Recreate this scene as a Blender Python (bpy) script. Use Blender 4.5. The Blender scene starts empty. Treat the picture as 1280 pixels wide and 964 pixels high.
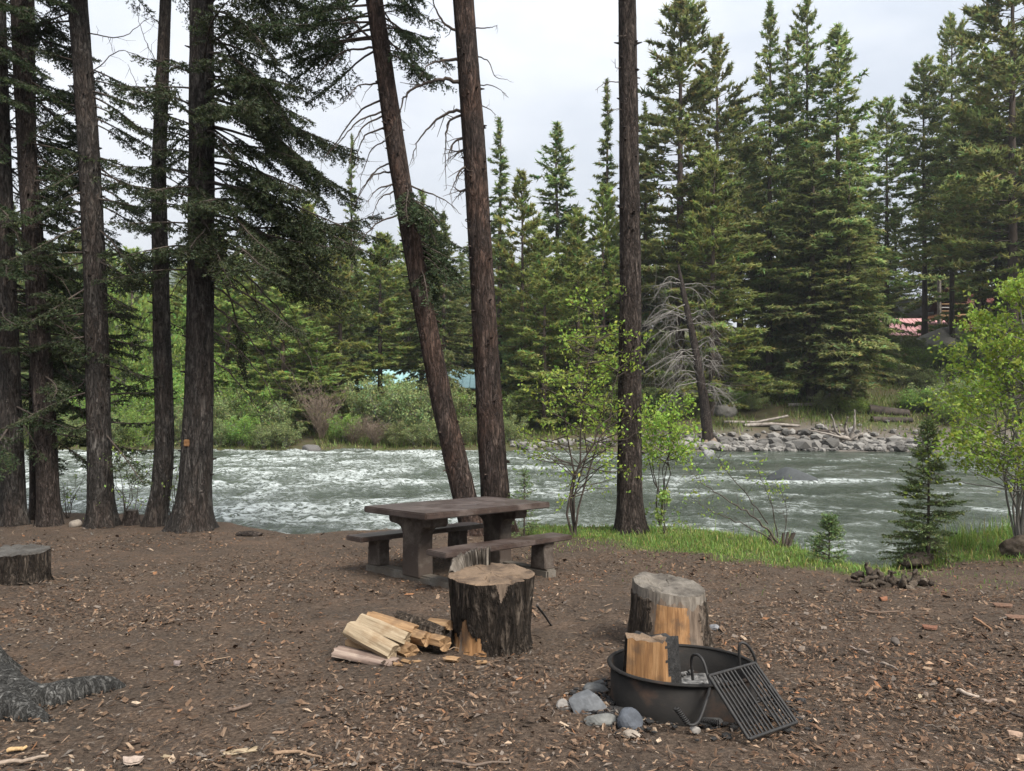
import bpy, bmesh, math, random
import numpy as np
from mathutils import Matrix, Vector

# ------------------------------------------------------------------ camera, sky, sun, exposure
SC = bpy.context.scene
COL = SC.collection
FPX, HOR, CX, CAMZ = 930.0, 500.0, 640.0, 1.52      # focal length in photo pixels, horizon row, centre column, eye height
cam_d = bpy.data.cameras.new('camera')
cam = bpy.data.objects.new('camera', cam_d)
COL.objects.link(cam)
cam.location = (0, 0, CAMZ)
cam.rotation_euler = (math.radians(90), 0, 0)
cam_d.sensor_width = 36
cam_d.lens = 36 * FPX / 1280
cam_d.shift_y = (HOR - 482) / 1280
cam_d.clip_start = 0.1
cam_d.clip_end = 5000
SC.camera = cam

SUN_EL, SUN_AZ = math.radians(48), math.radians(140)   # azimuth clockwise from the view direction (+Y)
W = bpy.data.worlds.new('World')
SC.world = W
W.use_nodes = True
nt = W.node_tree
nt.nodes.clear()
N = nt.nodes.new
out = N('ShaderNodeOutputWorld'); bg = N('ShaderNodeBackground'); sky = N('ShaderNodeTexSky')
sky.sky_type = 'NISHITA'; sky.sun_disc = False
sky.sun_elevation = SUN_EL; sky.sun_rotation = SUN_AZ
sky.air_density = 1.0; sky.dust_density = 2.0
bg.inputs[1].default_value = 0.1
tc = N('ShaderNodeTexCoord'); sep = N('ShaderNodeSeparateXYZ'); mp = N('ShaderNodeMapping')
nz = N('ShaderNodeTexNoise'); nz.inputs['Scale'].default_value = 1.6; nz.inputs['Detail'].default_value = 7; nz.inputs['Roughness'].default_value = .55
mp.inputs['Scale'].default_value = (1, 1, 2.6); mp.inputs['Location'].default_value = (.35, .2, .1)
L = nt.links.new
L(tc.outputs['Generated'], mp.inputs[0]); L(mp.outputs[0], nz.inputs['Vector']); L(tc.outputs['Generated'], sep.inputs[0])
# overcast dome: brighter towards the zenith (CIE overcast), mottled by cloud noise
el = N('ShaderNodeMapRange'); el.inputs['From Min'].default_value = 0; el.inputs['From Max'].default_value = 1
el.inputs['To Min'].default_value = 3.3; el.inputs['To Max'].default_value = 9.8
L(sep.outputs['Z'], el.inputs['Value'])
cl = N('ShaderNodeValToRGB'); cl.color_ramp.elements[0].position = .36; cl.color_ramp.elements[0].color = (.60, .65, .73, 1)
cl.color_ramp.elements[1].position = .60; cl.color_ramp.elements[1].color = (1.06, 1.065, 1.08, 1)
L(nz.outputs[0], cl.inputs[0])
mul = N('ShaderNodeVectorMath'); mul.operation = 'SCALE'
L(cl.outputs[0], mul.inputs[0]); L(el.outputs[0], mul.inputs['Scale'])
mx = N('ShaderNodeMix'); mx.data_type = 'RGBA'; mx.inputs[0].default_value = .9
L(sky.outputs[0], mx.inputs[6]); L(mul.outputs[0], mx.inputs[7]); L(mx.outputs[2], bg.inputs[0]); L(bg.outputs[0], out.inputs[0])

sun_d = bpy.data.lights.new('sun', 'SUN'); sun_d.energy = 3.4; sun_d.angle = math.radians(22); sun_d.color = (1, .95, .87)
sun = bpy.data.objects.new('sun', sun_d); COL.objects.link(sun)
sdir = Vector((math.sin(SUN_AZ) * math.cos(SUN_EL), math.cos(SUN_AZ) * math.cos(SUN_EL), math.sin(SUN_EL)))
sun.rotation_euler = sdir.to_track_quat('Z', 'Y').to_euler()
SC.view_settings.view_transform = 'Standard'; SC.view_settings.look = 'None'
SC.view_settings.exposure = 1.1; SC.view_settings.gamma = 1
SC.cycles.max_bounces = 6; SC.cycles.diffuse_bounces = 4; SC.cycles.glossy_bounces = 3; SC.cycles.transmission_bounces = 4
SC.cycles.transparent_max_bounces = 4; SC.cycles.volume_bounces = 0
SC.cycles.caustics_reflective = False; SC.cycles.caustics_refractive = False
SC.cycles.use_adaptive_sampling = True; SC.cycles.adaptive_threshold = .02

# ------------------------------------------------------------------ numeric helpers
R0 = np.random.default_rng
def _h(x, y, z, s):
    h = (x * 374761393 + y * 668265263 + z * 1274126177 + s * 974634211) & 0x7fffffff
    h = ((h ^ (h >> 13)) * 1103515245) & 0x7fffffff
    h = ((h ^ (h >> 15)) * 12820163) & 0x7fffffff
    return ((h ^ (h >> 16)) & 0xffff) / 65535.0
def vn(x, y, z=0.0, s=0):
    x, y, z = np.broadcast_arrays(np.asarray(x, float), np.asarray(y, float), np.asarray(z, float))
    xi, yi, zi = np.floor(x).astype(np.int64), np.floor(y).astype(np.int64), np.floor(z).astype(np.int64)
    u, v, w = x - xi, y - yi, z - zi
    u = u*u*(3-2*u); v = v*v*(3-2*v); w = w*w*(3-2*w)
    r = 0
    for a in (0, 1):
        for b in (0, 1):
            for c in (0, 1):
                r = r + _h(xi+a, yi+b, zi+c, s) * (u if a else 1-u) * (v if b else 1-v) * (w if c else 1-w)
    return r
def fbm(x, y, z=0.0, o=4, s=0, g=.5):
    r, a, t = 0, 1.0, 0
    for i in range(o):
        r = r + a * vn(x * 2**i, y * 2**i, np.asarray(z) * 2**i, s + i * 17); t += a; a *= g
    return r / t
def sst(a, b, x):
    t = np.clip((np.asarray(x, float) - a) / (b - a), 0, 1); return t*t*(3-2*t)
def unit(v):
    v = np.asarray(v, float); return v / np.maximum(np.linalg.norm(v, axis=-1, keepdims=True), 1e-9)

# ------------------------------------------------------------------ terrain
WATER = -1.35
_py = np.linspace(-60, 60, 2401)
_sl = np.interp(_py, [-60, -2, 0, 5, 9, 13, 18, 60], [0, 0, .065, .065, .043, .012, .01, .01])
_pz = -np.cumsum(_sl) * (_py[1] - _py[0]); _pz -= np.interp(0, _py, _pz)
def near_z(X, Y):
    X = np.asarray(X, float); Y = np.asarray(Y, float)
    z = np.interp(Y, _py, _pz) + .05 * (fbm(X * .45, Y * .45, 0, 3, 5) - .5) + .018 * (fbm(X * 3, Y * 3, 0, 2, 9) - .5)
    z = z + .22 * sst(6.3, 8.4, X) * sst(8, 10.5, Y)                                # the bank lifts a little by the right-hand willow
    z = z - .50 * np.exp(-((X - 5.1) / .7) ** 2) * sst(8.8, 10.6, Y)                # worn dip leading down to the water
    return z
def edge(X):
    X = np.asarray(X, float)
    return np.interp(X, [-60, -12, -6.5, -5, -3.6, -1.5, 1, 3, 4.3, 5.1, 6.0, 8, 12, 60],
                     [17, 15, 14.2, 13.2, 11.9, 12.5, 12.9, 12.4, 11.3, 10.3, 11.0, 11.6, 12.5, 15]) + .5 * (fbm(X * .9, 3.3, 0, 3, 31) - .5)
FARY = 41.0
def far_z(X, Y):
    t = np.asarray(Y, float) - FARY - 1.6 * (fbm(np.asarray(X) * .13, 1.5, 0, 3, 41) - .5)
    rt = np.interp(t, [-6, -2, 0, 2, 5, 8, 17, 24, 40, 100, 250, 700], [-2.6, -2.1, -1.42, -1.0, .1, 1.1, 4.6, 7.0, 7.6, 12, 30, 60])
    lf = np.interp(t, [-6, -2, 0, .8, 3, 20, 60, 110, 250, 700], [-2.6, -2.1, -1.42, -1.1, -.65, .3, 1.6, 4, 22, 60])
    w = sst(2, 13, X) * (1 - .0 * X)
    return lf * (1 - w) + rt * w + .35 * (fbm(np.asarray(X) * .35, np.asarray(Y) * .35, 0, 4, 51) - .5) * sst(0, 6, t)
def ground(X, Y):
    X, Y = np.broadcast_arrays(np.asarray(X, float), np.asarray(Y, float))
    e = edge(X); a = near_z(X, Y); k = sst(0, 1.5, Y - e)
    z = a * (1 - k) + (-2.4) * k
    return np.where(Y > 24, far_z(X, Y), z)
def G(px, py):
    """ground point seen at photo pixel (near bank)"""
    dx, dz = (px - CX) / FPX, -(py - HOR) / FPX
    Y = np.linspace(1.5, 70, 14000)
    d = CAMZ + dz * Y - ground(dx * Y, Y)
    i = int(np.argmax(d < 0)); y = Y[i]
    return np.array([dx * y, y, float(ground(dx * y, y))])
def P(px, py, Y):
    return np.array([(px - CX) / FPX * Y, Y, CAMZ - (py - HOR) / FPX * Y])

# ------------------------------------------------------------------ mesh building
class MB:
    def __init__(s): s.v = []; s.f = []; s.n = 0; s.c = []
    def add(s, v, f, mi=0, col=(1, 1, 1), smooth=False):
        v = np.asarray(v, np.float64).reshape(-1, 3); f = np.asarray(f, np.int64)
        if len(f) == 0: return
        col = np.asarray(col, float)
        s.c.append(np.broadcast_to(col, (len(v), 3)))
        mi = np.broadcast_to(np.asarray(mi), (len(f),))
        s.v.append(v); s.f.append((f + s.n, mi, smooth)); s.n += len(v)
    def box(s, lo, hi, mi=0, col=(1, 1, 1), ch=0.0):
        lo = np.array(lo, float); hi = np.array(hi, float)
        bm = bmesh.new(); bmesh.ops.create_cube(bm, size=1)
        for v in bm.verts:
            v.co = Vector([(lo[k] + hi[k]) / 2 + v.co[k] * (hi[k] - lo[k]) for k in range(3)])
        if ch: bmesh.ops.bevel(bm, geom=bm.edges[:], offset=ch, segments=2, affect='EDGES')
        s.bm(bm, mi, col)
    def bm(s, bm, mi=0, col=(1, 1, 1), smooth=False, M=None):
        bmesh.ops.triangulate(bm, faces=bm.faces[:])
        bm.verts.ensure_lookup_table(); bm.verts.index_update()
        v = np.array([x.co[:] for x in bm.verts]); f = np.array([[q.index for q in x.verts] for x in bm.faces])
        if M is not None: v = v @ np.array(M)[:3, :3].T + np.array(M)[:3, 3]
        s.add(v, f, mi, col, smooth); bm.free()
    def tube(s, pts, rad, sides=6, mi=0, col=(1, 1, 1), cap=True, smooth=True):
        p = np.asarray(pts, float); n = len(p); r = np.broadcast_to(np.asarray(rad, float), (n,))
        t = np.gradient(p, axis=0); t = unit(t)
        a = np.array([0, 0, 1.]) if abs(t[0][2]) < .9 else np.array([1., 0, 0])
        u = unit(np.cross(t[0], a)); U = [u]
        for i in range(1, n):
            u = U[-1] - t[i] * np.dot(U[-1], t[i]); U.append(unit(u))
        U = np.array(U); Vv = np.cross(t, U)
        th = np.arange(sides) / sides * 2 * np.pi
        ring = p[:, None] + r[:, None, None] * (np.cos(th)[None, :, None] * U[:, None] + np.sin(th)[None, :, None] * Vv[:, None])
        i = np.arange(n - 1)[:, None] * sides; j = np.arange(sides)[None]; k = (j + 1) % sides
        f = np.stack([i + j, i + k, i + sides + k, i + sides + j], -1).reshape(-1, 4)
        b = s.n
        s.add(ring.reshape(-1, 3), f, mi, col, smooth)
        if cap:
            s.add(np.vstack([ring[-1], ring[0]]), [[q for q in (0, m, m + 1)] for m in range(1, sides - 1)] +
                  [[sides, sides + m + 1, sides + m] for m in range(1, sides - 1)], mi, col)
    def grid(s, V, mi=0, col=(1, 1, 1), wrap=False, smooth=True):
        n, m = V.shape[:2]
        i = np.arange(n - 1)[:, None] * m; mm = m if wrap else m - 1
        j = np.arange(mm)[None]; k = (j + 1) % m
        f = np.stack([i + j, i + k, i + m + k, i + m + j], -1).reshape(-1, 4)
        s.add(V.reshape(-1, 3), f, mi, np.asarray(col).reshape(-1, 3) if np.ndim(col) == 3 else col, smooth)
    def mesh(s, name, mats, origin=(0, 0, 0)):
        V = np.vstack(s.v) - np.asarray(origin, float); C = np.vstack(s.c)
        me = bpy.data.meshes.new(name); me.vertices.add(len(V)); me.vertices.foreach_set('co', V.astype(np.float32).ravel())
        lv = np.concatenate([f.ravel() for f, _, _ in s.f]); lens = np.concatenate([np.full(len(f), f.shape[1]) for f, _, _ in s.f])
        mi = np.concatenate([m for _, m, _ in s.f]); sm = np.concatenate([np.full(len(f), q) for f, _, q in s.f])
        me.loops.add(len(lv)); me.loops.foreach_set('vertex_index', lv.astype(np.int32))
        me.polygons.add(len(lens)); st = np.concatenate([[0], np.cumsum(lens)[:-1]])
        me.polygons.foreach_set('loop_start', st.astype(np.int32))
        me.polygons.foreach_set('material_index', mi.astype(np.int32)); me.polygons.foreach_set('use_smooth', sm.astype(bool))
        ca = me.color_attributes.new('Col', 'FLOAT_COLOR', 'POINT')
        ca.data.foreach_set('color', np.c_[C, np.ones(len(C))].astype(np.float32).ravel())
        for m in (mats if isinstance(mats, (list, tuple)) else [mats]): me.materials.append(m)
        me.update(calc_edges=True)
        return me
    def build(s, name, mats, parent=None, origin=None):
        """one object; under a parent the mesh is stored relative to the parent's place"""
        o0 = origin if origin is not None else (parent['_o'] if parent is not None and '_o' in parent else (0, 0, 0))
        ob = bpy.data.objects.new(name, s.mesh(name, mats, o0)); COL.objects.link(ob)
        if parent is not None: ob.parent = parent
        elif origin is not None: ob.location = origin
        return ob

def tag(o, label=None, cat=None, group=None, kind=None):
    if label: o['label'] = label
    if cat: o['category'] = cat
    if group: o['group'] = group
    if kind: o['kind'] = kind
    return o
def thing(name, label, cat, loc=(0, 0, 0), group=None):
    o = bpy.data.objects.new(name, None); COL.objects.link(o); o.location = tuple(map(float, loc)); o.empty_display_size = .2
    o['_o'] = [float(q) for q in loc]
    return tag(o, label, cat, group)
def copy_tree(o, parent=None):
    c = o.copy(); COL.objects.link(c)
    if parent is not None: c.parent = parent
    for ch in o.children: copy_tree(ch, c)
    return c

# ------------------------------------------------------------------ materials
def ramp(nt, fac, stops):
    r = nt.nodes.new('ShaderNodeValToRGB'); e = r.color_ramp.elements
    while len(e) < len(stops): e.new(.5)
    for q, (p, c) in zip(e, stops): q.position = p; q.color = (*c, 1)
    nt.links.new(fac, r.inputs[0]); return r.outputs[0]
def noise(nt, vec, scale, detail=4, rough=.55, dist=0.0):
    n = nt.nodes.new('ShaderNodeTexNoise'); n.inputs['Scale'].default_value = scale; n.inputs['Detail'].default_value = detail
    n.inputs['Roughness'].default_value = rough; n.inputs['Distortion'].default_value = dist
    nt.links.new(vec, n.inputs['Vector']); return n.outputs[0]
def mapping(nt, sc=(1, 1, 1), src='Object'):
    t = nt.nodes.new('ShaderNodeTexCoord'); m = nt.nodes.new('ShaderNodeMapping'); m.inputs['Scale'].default_value = sc
    nt.links.new(t.outputs[src], m.inputs[0]); return m.outputs[0]
def mixc(nt, fac, a, b, mode='MIX'):
    m = nt.nodes.new('ShaderNodeMix'); m.data_type = 'RGBA'; m.blend_type = mode
    for i, x in ((0, fac), (6, a), (7, b)):
        if isinstance(x, (int, float)): m.inputs[i].default_value = x
        elif isinstance(x, tuple): m.inputs[i].default_value = (*x, 1)
        else: nt.links.new(x, m.inputs[i])
    return m.outputs[2]
def math_(nt, op, a, b=None, c=None, clamp=False):
    m = nt.nodes.new('ShaderNodeMath'); m.operation = op; m.use_clamp = clamp
    for i, x in enumerate((a, b, c)):
        if x is None: continue
        if isinstance(x, (int, float)): m.inputs[i].default_value = x
        else: nt.links.new(x, m.inputs[i])
    return m.outputs[0]
def newmat(name, rough=.9, spec=.3):
    m = bpy.data.materials.new(name); m.use_nodes = True
    b = m.node_tree.nodes['Principled BSDF']; b.inputs['Roughness'].default_value = rough
    b.inputs['Specular IOR Level'].default_value = spec
    return m, m.node_tree, b
def bump(nt, b, h, strength=.5, dist=.02):
    n = nt.nodes.new('ShaderNodeBump'); n.inputs['Strength'].default_value = strength; n.inputs['Distance'].default_value = dist
    nt.links.new(h, n.inputs['Height']); nt.links.new(n.outputs[0], b.inputs['Normal'])
def simple(name, stops, scale=6, sc=(1, 1, 1), rough=.9, spec=.25, bstr=.4, bdist=.01, detail=6, attr=False, metal=0, scale2=None):
    m, nt, b = newmat(name, rough, spec)
    v = mapping(nt, sc); f = noise(nt, v, scale, detail)
    c = ramp(nt, f, stops)
    if attr:
        a = nt.nodes.new('ShaderNodeVertexColor'); a.layer_name = 'Col'; c = mixc(nt, 1.0, c, a.outputs[0], 'MULTIPLY')
    nt.links.new(c, b.inputs['Base Color']); b.inputs['Metallic'].default_value = metal
    if bstr: bump(nt, b, noise(nt, v, scale2 or scale * 2.5, 5, .6), bstr, bdist)
    return m
def bark(name, dark, mid, light, scale=9, patch=None):
    m, nt, b = newmat(name, .95, .12)
    v = mapping(nt, (1, 1, .20)); v2 = mapping(nt, (1, 1, .45))
    f = noise(nt, v, scale * 1.6, 8, .68, .5)
    rg = math_(nt, 'ABSOLUTE', math_(nt, 'SUBTRACT', noise(nt, v, scale * 1.5, 5, .6, 1.2), .5))          # long fissures
    e = math_(nt, 'MULTIPLY', rg, 9.0, clamp=True)
    vo = nt.nodes.new('ShaderNodeTexVoronoi'); vo.inputs['Scale'].default_value = scale * 5; nt.links.new(v2, vo.inputs['Vector'])
    sc_ = nt.nodes.new('ShaderNodeSeparateColor'); nt.links.new(vo.outputs['Color'], sc_.inputs[0])        # small scales of differing tone
    c = ramp(nt, f, [(.32, dark), (.50, mid), (.66, light)])
    big = noise(nt, v2, 2.4, 6, .65)
    if patch: c = mixc(nt, ramp(nt, big, [(.46, (0, 0, 0)), (.60, (.7, .7, .7))]), c, patch)
    c = mixc(nt, .8, c, ramp(nt, sc_.outputs[0], [(0, (.55, .55, .55)), (1, (1.3, 1.3, 1.3))]), 'MULTIPLY')
    c = mixc(nt, ramp(nt, e, [(0, (.75, .75, .75)), (.75, (0, 0, 0))]), c, tuple(x * .4 for x in dark))
    nt.links.new(c, b.inputs['Base Color'])
    hgt = math_(nt, 'ADD', math_(nt, 'ADD', math_(nt, 'MULTIPLY', e, .8), f), math_(nt, 'MULTIPLY', sc_.outputs[0], .5))
    bump(nt, b, hgt, .9, .025)
    return m
def leafmat(name, col, trans=.35, rough=.55, var=.35, scale=3.0):
    """leaf colour varies per spray (attribute) and in broad patches"""
    m = bpy.data.materials.new(name); m.use_nodes = True; nt = m.node_tree
    b = nt.nodes['Principled BSDF']; b.inputs['Roughness'].default_value = rough; b.inputs['Specular IOR Level'].default_value = .25
    a = nt.nodes.new('ShaderNodeVertexColor'); a.layer_name = 'Col'
    oi = nt.nodes.new('ShaderNodeObjectInfo')
    c = mixc(nt, 1.0, col, a.outputs[0], 'MULTIPLY')
    hs = nt.nodes.new('ShaderNodeHueSaturation'); nt.links.new(c, hs.inputs['Color'])
    nt.links.new(math_(nt, 'MULTIPLY_ADD', oi.outputs['Random'], .03, .485), hs.inputs['Hue'])
    nt.links.new(math_(nt, 'MULTIPLY_ADD', oi.outputs['Random'], var, 1 - var / 2), hs.inputs['Value'])
    nt.links.new(hs.outputs[0], b.inputs['Base Color'])
    t = nt.nodes.new('ShaderNodeBsdfTranslucent'); nt.links.new(hs.outputs[0], t.inputs[0])
    mx = nt.nodes.new('ShaderNodeMixShader'); mx.inputs[0].default_value = trans
    nt.links.new(b.outputs[0], mx.inputs[1]); nt.links.new(t.outputs[0], mx.inputs[2])
    nt.links.new(mx.outputs[0], nt.nodes['Material Output'].inputs[0])
    return m
def attrmat(name, rough=.9, spec=.2, mod=.3, scale=40, bstr=.3):
    m, nt, b = newmat(name, rough, spec)
    a = nt.nodes.new('ShaderNodeVertexColor'); a.layer_name = 'Col'
    f = noise(nt, mapping(nt), scale, 4)
    c = mixc(nt, mod, a.outputs[0], ramp(nt, f, [(.3, (.3, .3, .3)), (.7, (1.3, 1.3, 1.3))]), 'MULTIPLY')
    nt.links.new(c, b.inputs['Base Color'])
    if bstr: bump(nt, b, f, bstr, .01)
    return m

M = {}
M['bark_grey'] = bark('bark_grey', (.019, .017, .0155), (.054, .048, .0435), (.115, .106, .097), 9, (.062, .047, .039))
M['bark_red'] = bark('bark_red', (.018, .014, .012), (.052, .039, .034), (.115, .086, .073), 8, (.080, .049, .037))
M['bark_dark'] = bark('bark_dark', (.020, .016, .014), (.055, .043, .037), (.11, .09, .078), 11)
M['bark_far'] = simple('bark_far', [(.3, (.03, .022, .018)), (.7, (.10, .075, .06))], 3, (1, 1, .3))
M['bark_root'] = bark('bark_root', (.035, .034, .032), (.085, .083, .078), (.16, .157, .148), 16)
M['twig'] = simple('twig', [(.3, (.03, .023, .019)), (.7, (.085, .068, .056))], 8, bstr=0)
M['grey_twig'] = simple('grey_twig', [(.3, (.11, .10, .09)), (.7, (.23, .215, .195))], 3, bstr=0)
M['brown_twig'] = simple('brown_twig', [(.3, (.10, .075, .055)), (.7, (.22, .17, .13))], 3, bstr=0)
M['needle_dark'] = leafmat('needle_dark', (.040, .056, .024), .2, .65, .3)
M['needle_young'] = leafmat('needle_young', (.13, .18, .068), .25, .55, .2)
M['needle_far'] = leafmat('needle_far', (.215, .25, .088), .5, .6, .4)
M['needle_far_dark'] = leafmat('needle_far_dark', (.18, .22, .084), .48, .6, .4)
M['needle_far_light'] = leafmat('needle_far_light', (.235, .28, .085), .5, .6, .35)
M['leaf_lime'] = leafmat('leaf_lime', (.25, .37, .062), .5, .5, .2)
M['leaf_green'] = leafmat('leaf_green', (.21, .31, .072), .5, .5, .3)
M['leaf_willow'] = leafmat('leaf_willow', (.21, .255, .10), .4, .6, .35)
M['grass'] = leafmat('grass', (.16, .24, .052), .4, .55, .1)
M['chips'] = attrmat('chips', .9, .15, .45, 60)
M['stone'] = attrmat('stone', .85, .25, .5, 22, .5)

# ------------------------------------------------------------------ ground, water, hills
def axis(parts):
    a = []
    for lo, hi, n, g in parts:
        t = np.linspace(0, 1, n, endpoint=False) ** g; a.append(lo + (hi - lo) * t)
    return np.concatenate(a + [[parts[-1][1]]])
xr = axis([(9, 40, 60, 1.3), (40, 700, 26, 1.8)])
gx = np.concatenate([-xr[::-1], np.arange(-8.92, 8.95, .08), xr])
gy = axis([(-40, 1, 16, .7), (1, 15, 210, 1.0), (15, 38, 26, 1), (38, 72, 110, 1), (72, 750, 40, 2)])
X, Y = np.meshgrid(gx, gy)
Z = ground(X, Y)
relief = sst(1.5, 3, Y) * (1 - sst(11, 13, Y)) * (1 - sst(7, 9, np.abs(X)))
Z = Z + relief * (.022 * (fbm(X * 6, Y * 6, 0, 3, 71) - .5) + .02 * (fbm(X * 1.7, Y * 1.7, 0, 2, 73) - .5))
tf = Y - FARY
e_ = edge(X)
edge_d = e_ - Y
def grass_mask(X, Y):
    e = edge(X); d = e - Y
    n = fbm(X * 1.4, Y * 1.4, 0, 4, 81)
    w = np.interp(X, [-9, -1, .3, 1.2, 2.2, 3.6, 4.5, 4.9, 5.6, 6.2, 7, 9, 14], [0, 0, .8, 1.5, 2.5, 2.9, 2.4, .7, .35, 1.5, 2.2, 2.2, 2.2])
    return sst(-.25, .35, w - d + (n - .5) * 1.6) * sst(0, .1, w) * (d > -1.3)
gm = np.where(Y < 24, grass_mask(X, Y), 0)
nf = fbm(X * .22, Y * .22, 0, 4, 91)
fr = np.where(Y > 24, sst(3, 14, X), 0)
rockm = np.where(Y > 24, (1 - sst(2.6, 4.8, tf + 4 * (nf - .5))) * fr, 0)
gm = np.where(Y > 24, np.clip((1 - .9 * rockm) * (.55 + 1.4 * (fbm(X * .3, Y * .3, 0, 4, 95) - .4)) * (1 - .0 * fr), 0, 1), gm)
mask = np.stack([gm, rockm, fbm(X * .5, Y * .5, 0, 4, 99)], -1)
mb = MB(); mb.grid(np.stack([X, Y, Z], -1), 0, mask)
m, nt, b = newmat('forest_floor', .95, .12)
v = mapping(nt)
a = nt.nodes.new('ShaderNodeVertexColor'); a.layer_name = 'Col'; sp = nt.nodes.new('ShaderNodeSeparateColor'); nt.links.new(a.outputs[0], sp.inputs[0])
n1 = noise(nt, v, 2.1, 7, .6); n2 = noise(nt, v, 38, 6, .7); n3 = noise(nt, v, 9, 5, .6, .5)
soil = ramp(nt, n2, [(.30, (.019, .0138, .0105)), (.46, (.054, .0395, .0295)), (.60, (.098, .072, .053)), (.74, (.18, .138, .104))])
soil = mixc(nt, ramp(nt, n1, [(.44, (0, 0, 0)), (.68, (.45, .45, .45))]), soil, mixc(nt, n2, (.056, .036, .025), (.19, .128, .090)))
soil = mixc(nt, ramp(nt, n3, [(.52, (0, 0, 0)), (.70, (.6, .6, .6))]), soil, mixc(nt, n2, (.020, .017, .015), (.095, .082, .072)))
grs = mixc(nt, n3, (.035, .048, .017), (.085, .105, .034))
grs = mixc(nt, ramp(nt, n1, [(.45, (0, 0, 0)), (.65, (.8, .8, .8))]), grs, (.085, .066, .040))
rck = mixc(nt, n3, (.06, .052, .044), (.20, .18, .16))
soil = mixc(nt, ramp(nt, noise(nt, v, .75, 5, .6), [(.50, (0, 0, 0)), (.66, (.6, .6, .6))]), soil, mixc(nt, n2, (.020, .016, .013), (.085, .066, .052)))
c = mixc(nt, sp.outputs[0], soil, grs); c = mixc(nt, sp.outputs[1], c, rck)
nt.links.new(c, b.inputs['Base Color'])
bump(nt, b, math_(nt, 'ADD', n2, math_(nt, 'MULTIPLY', n3, 1.5)), .8, .03)
tag(mb.build('ground', m), kind='structure')

wx = np.concatenate([-axis([(32, 500, 40, 2)])[::-1], np.arange(-31.87, 31.9, .13), axis([(32, 500, 40, 2)])])
wy = axis([(9.5, 20, 110, 1), (20, 46, 150, 1)])
X, Y = np.meshgrid(wx, wy)
flow = X + .35 * Y
def ridge_n(x, y, z, s, o=2):
    return 1 - np.abs(2 * fbm(x, y, z, o, s) - 1)
wob = 1.6 * (fbm(X * .22, Y * .22, 0, 3, 3) - .5)
wa = ridge_n(X * .33 + wob, Y * .42 + wob, 0, 7)                       # standing waves
wb = ridge_n(X * .95 + wob, Y * 1.05 - wob, .7, 13, 3)                 # chop
wc = ridge_n(X * 2.4 + wob * 2, Y * 2.3, .2, 23, 2)                    # small broken crests
wd = fbm(X * .07, Y * .16, 0, 3, 61)                                   # lanes of faster and slower water
rough_w = .50 + .45 * sst(8, -8, X) + .8 * (wd - .5)
calm = 1 - .6 * sst(35, 40, Y) * sst(2, 10, X)
bx, by_ = P(990, 606, 26)[0], 26.0
wake = np.exp(-(((X - bx - .3) / 1.3) ** 2 + ((Y - by_ + .75) / .30) ** 2)) + .9 * np.exp(-(((X - bx - 1.9) / 1.3) ** 2 + ((Y - by_) / .5) ** 2)) + .5 * np.exp(-(((X - bx + 1.3) / .9) ** 2 + ((Y - by_ + .2) / .4) ** 2))
Z = WATER + calm * np.clip(rough_w, .2, 1.4) * (.22 * (wa - .6) + .24 * (wb - .6) + .13 * (wc - .6)) + .05 * wake * wb
Z = np.where((Y < 12) | (Y > 41.5), np.minimum(Z, WATER + .06), Z)
crest = .30 * wa + .42 * wb + .28 * wc
foam = sst(.70, .90, crest + .14 * (rough_w - .6)) * np.clip(.22 + .62 * rough_w, 0, .95) * calm
foam = foam * (.22 + .20 * sst(4, -6, X) + .95 * sst(.40, .62, fbm(X * .55 + wob, Y * .8, 0, 4, 68)))
foam = np.clip(foam + wake * sst(.35, .7, wb), 0, 1)
mb = MB(); mb.grid(np.stack([X, Y, Z], -1), 0, np.stack([foam, wc, .5 * wa + .5 * wd], -1))
m, nt, b = newmat('river_water', .12, .5)
b.inputs['IOR'].default_value = 1.33
v = mapping(nt, (1, 1.1, 1)); a = nt.nodes.new('ShaderNodeVertexColor'); a.layer_name = 'Col'
sp = nt.nodes.new('ShaderNodeSeparateColor'); nt.links.new(a.outputs[0], sp.inputs[0])
n1 = noise(nt, v, 5.2, 9, .72, .9); n2 = noise(nt, v, 15, 5, .65, .5)
body = mixc(nt, sp.outputs[2], (.022, .029, .021), (.070, .085, .066))
ff = math_(nt, 'MULTIPLY', sp.outputs[0], ramp(nt, n1, [(.43, (.02, .02, .02)), (.57, (1, 1, 1))]))
ff = math_(nt, 'ADD', ff, math_(nt, 'MULTIPLY', ramp(nt, n1, [(.54, (0, 0, 0)), (.70, (.35, .35, .35))]), .55), clamp=True)
nt.links.new(mixc(nt, ff, body, (.50, .54, .53)), b.inputs['Base Color'])
nt.links.new(math_(nt, 'MULTIPLY_ADD', ff, .5, .12), b.inputs['Roughness'])
bump(nt, b, math_(nt, 'ADD', n1, math_(nt, 'MULTIPLY', n2, .35)), .7, .11)
tag(mb.build('river_water', m), kind='structure')

# wooded mountainside far behind the trees
hx = np.linspace(-1500, 1100, 300); hy = np.linspace(750, 1400, 70)
X, Y = np.meshgrid(hx, hy)
ridge = np.interp(X, [-1500, -800, -480, -220, -80, 100, 450, 1100], [290, 240, 180, 105, 80, 70, 60, 60])
Z = 20 + ridge * sst(750, 1150, Y) * (.8 + .4 * fbm(X * .004, Y * .004, 0, 4, 111)) + 12 * (vn(X * .1, Y * .1, 0, 112))
mb = MB(); mb.grid(np.stack([X, Y, Z], -1))
tag(mb.build('hills', simple('wooded_hill', [(.35, (.025, .036, .022)), (.65, (.07, .09, .045))], .06, bstr=.6, bdist=4, detail=8)), kind='structure')

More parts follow.
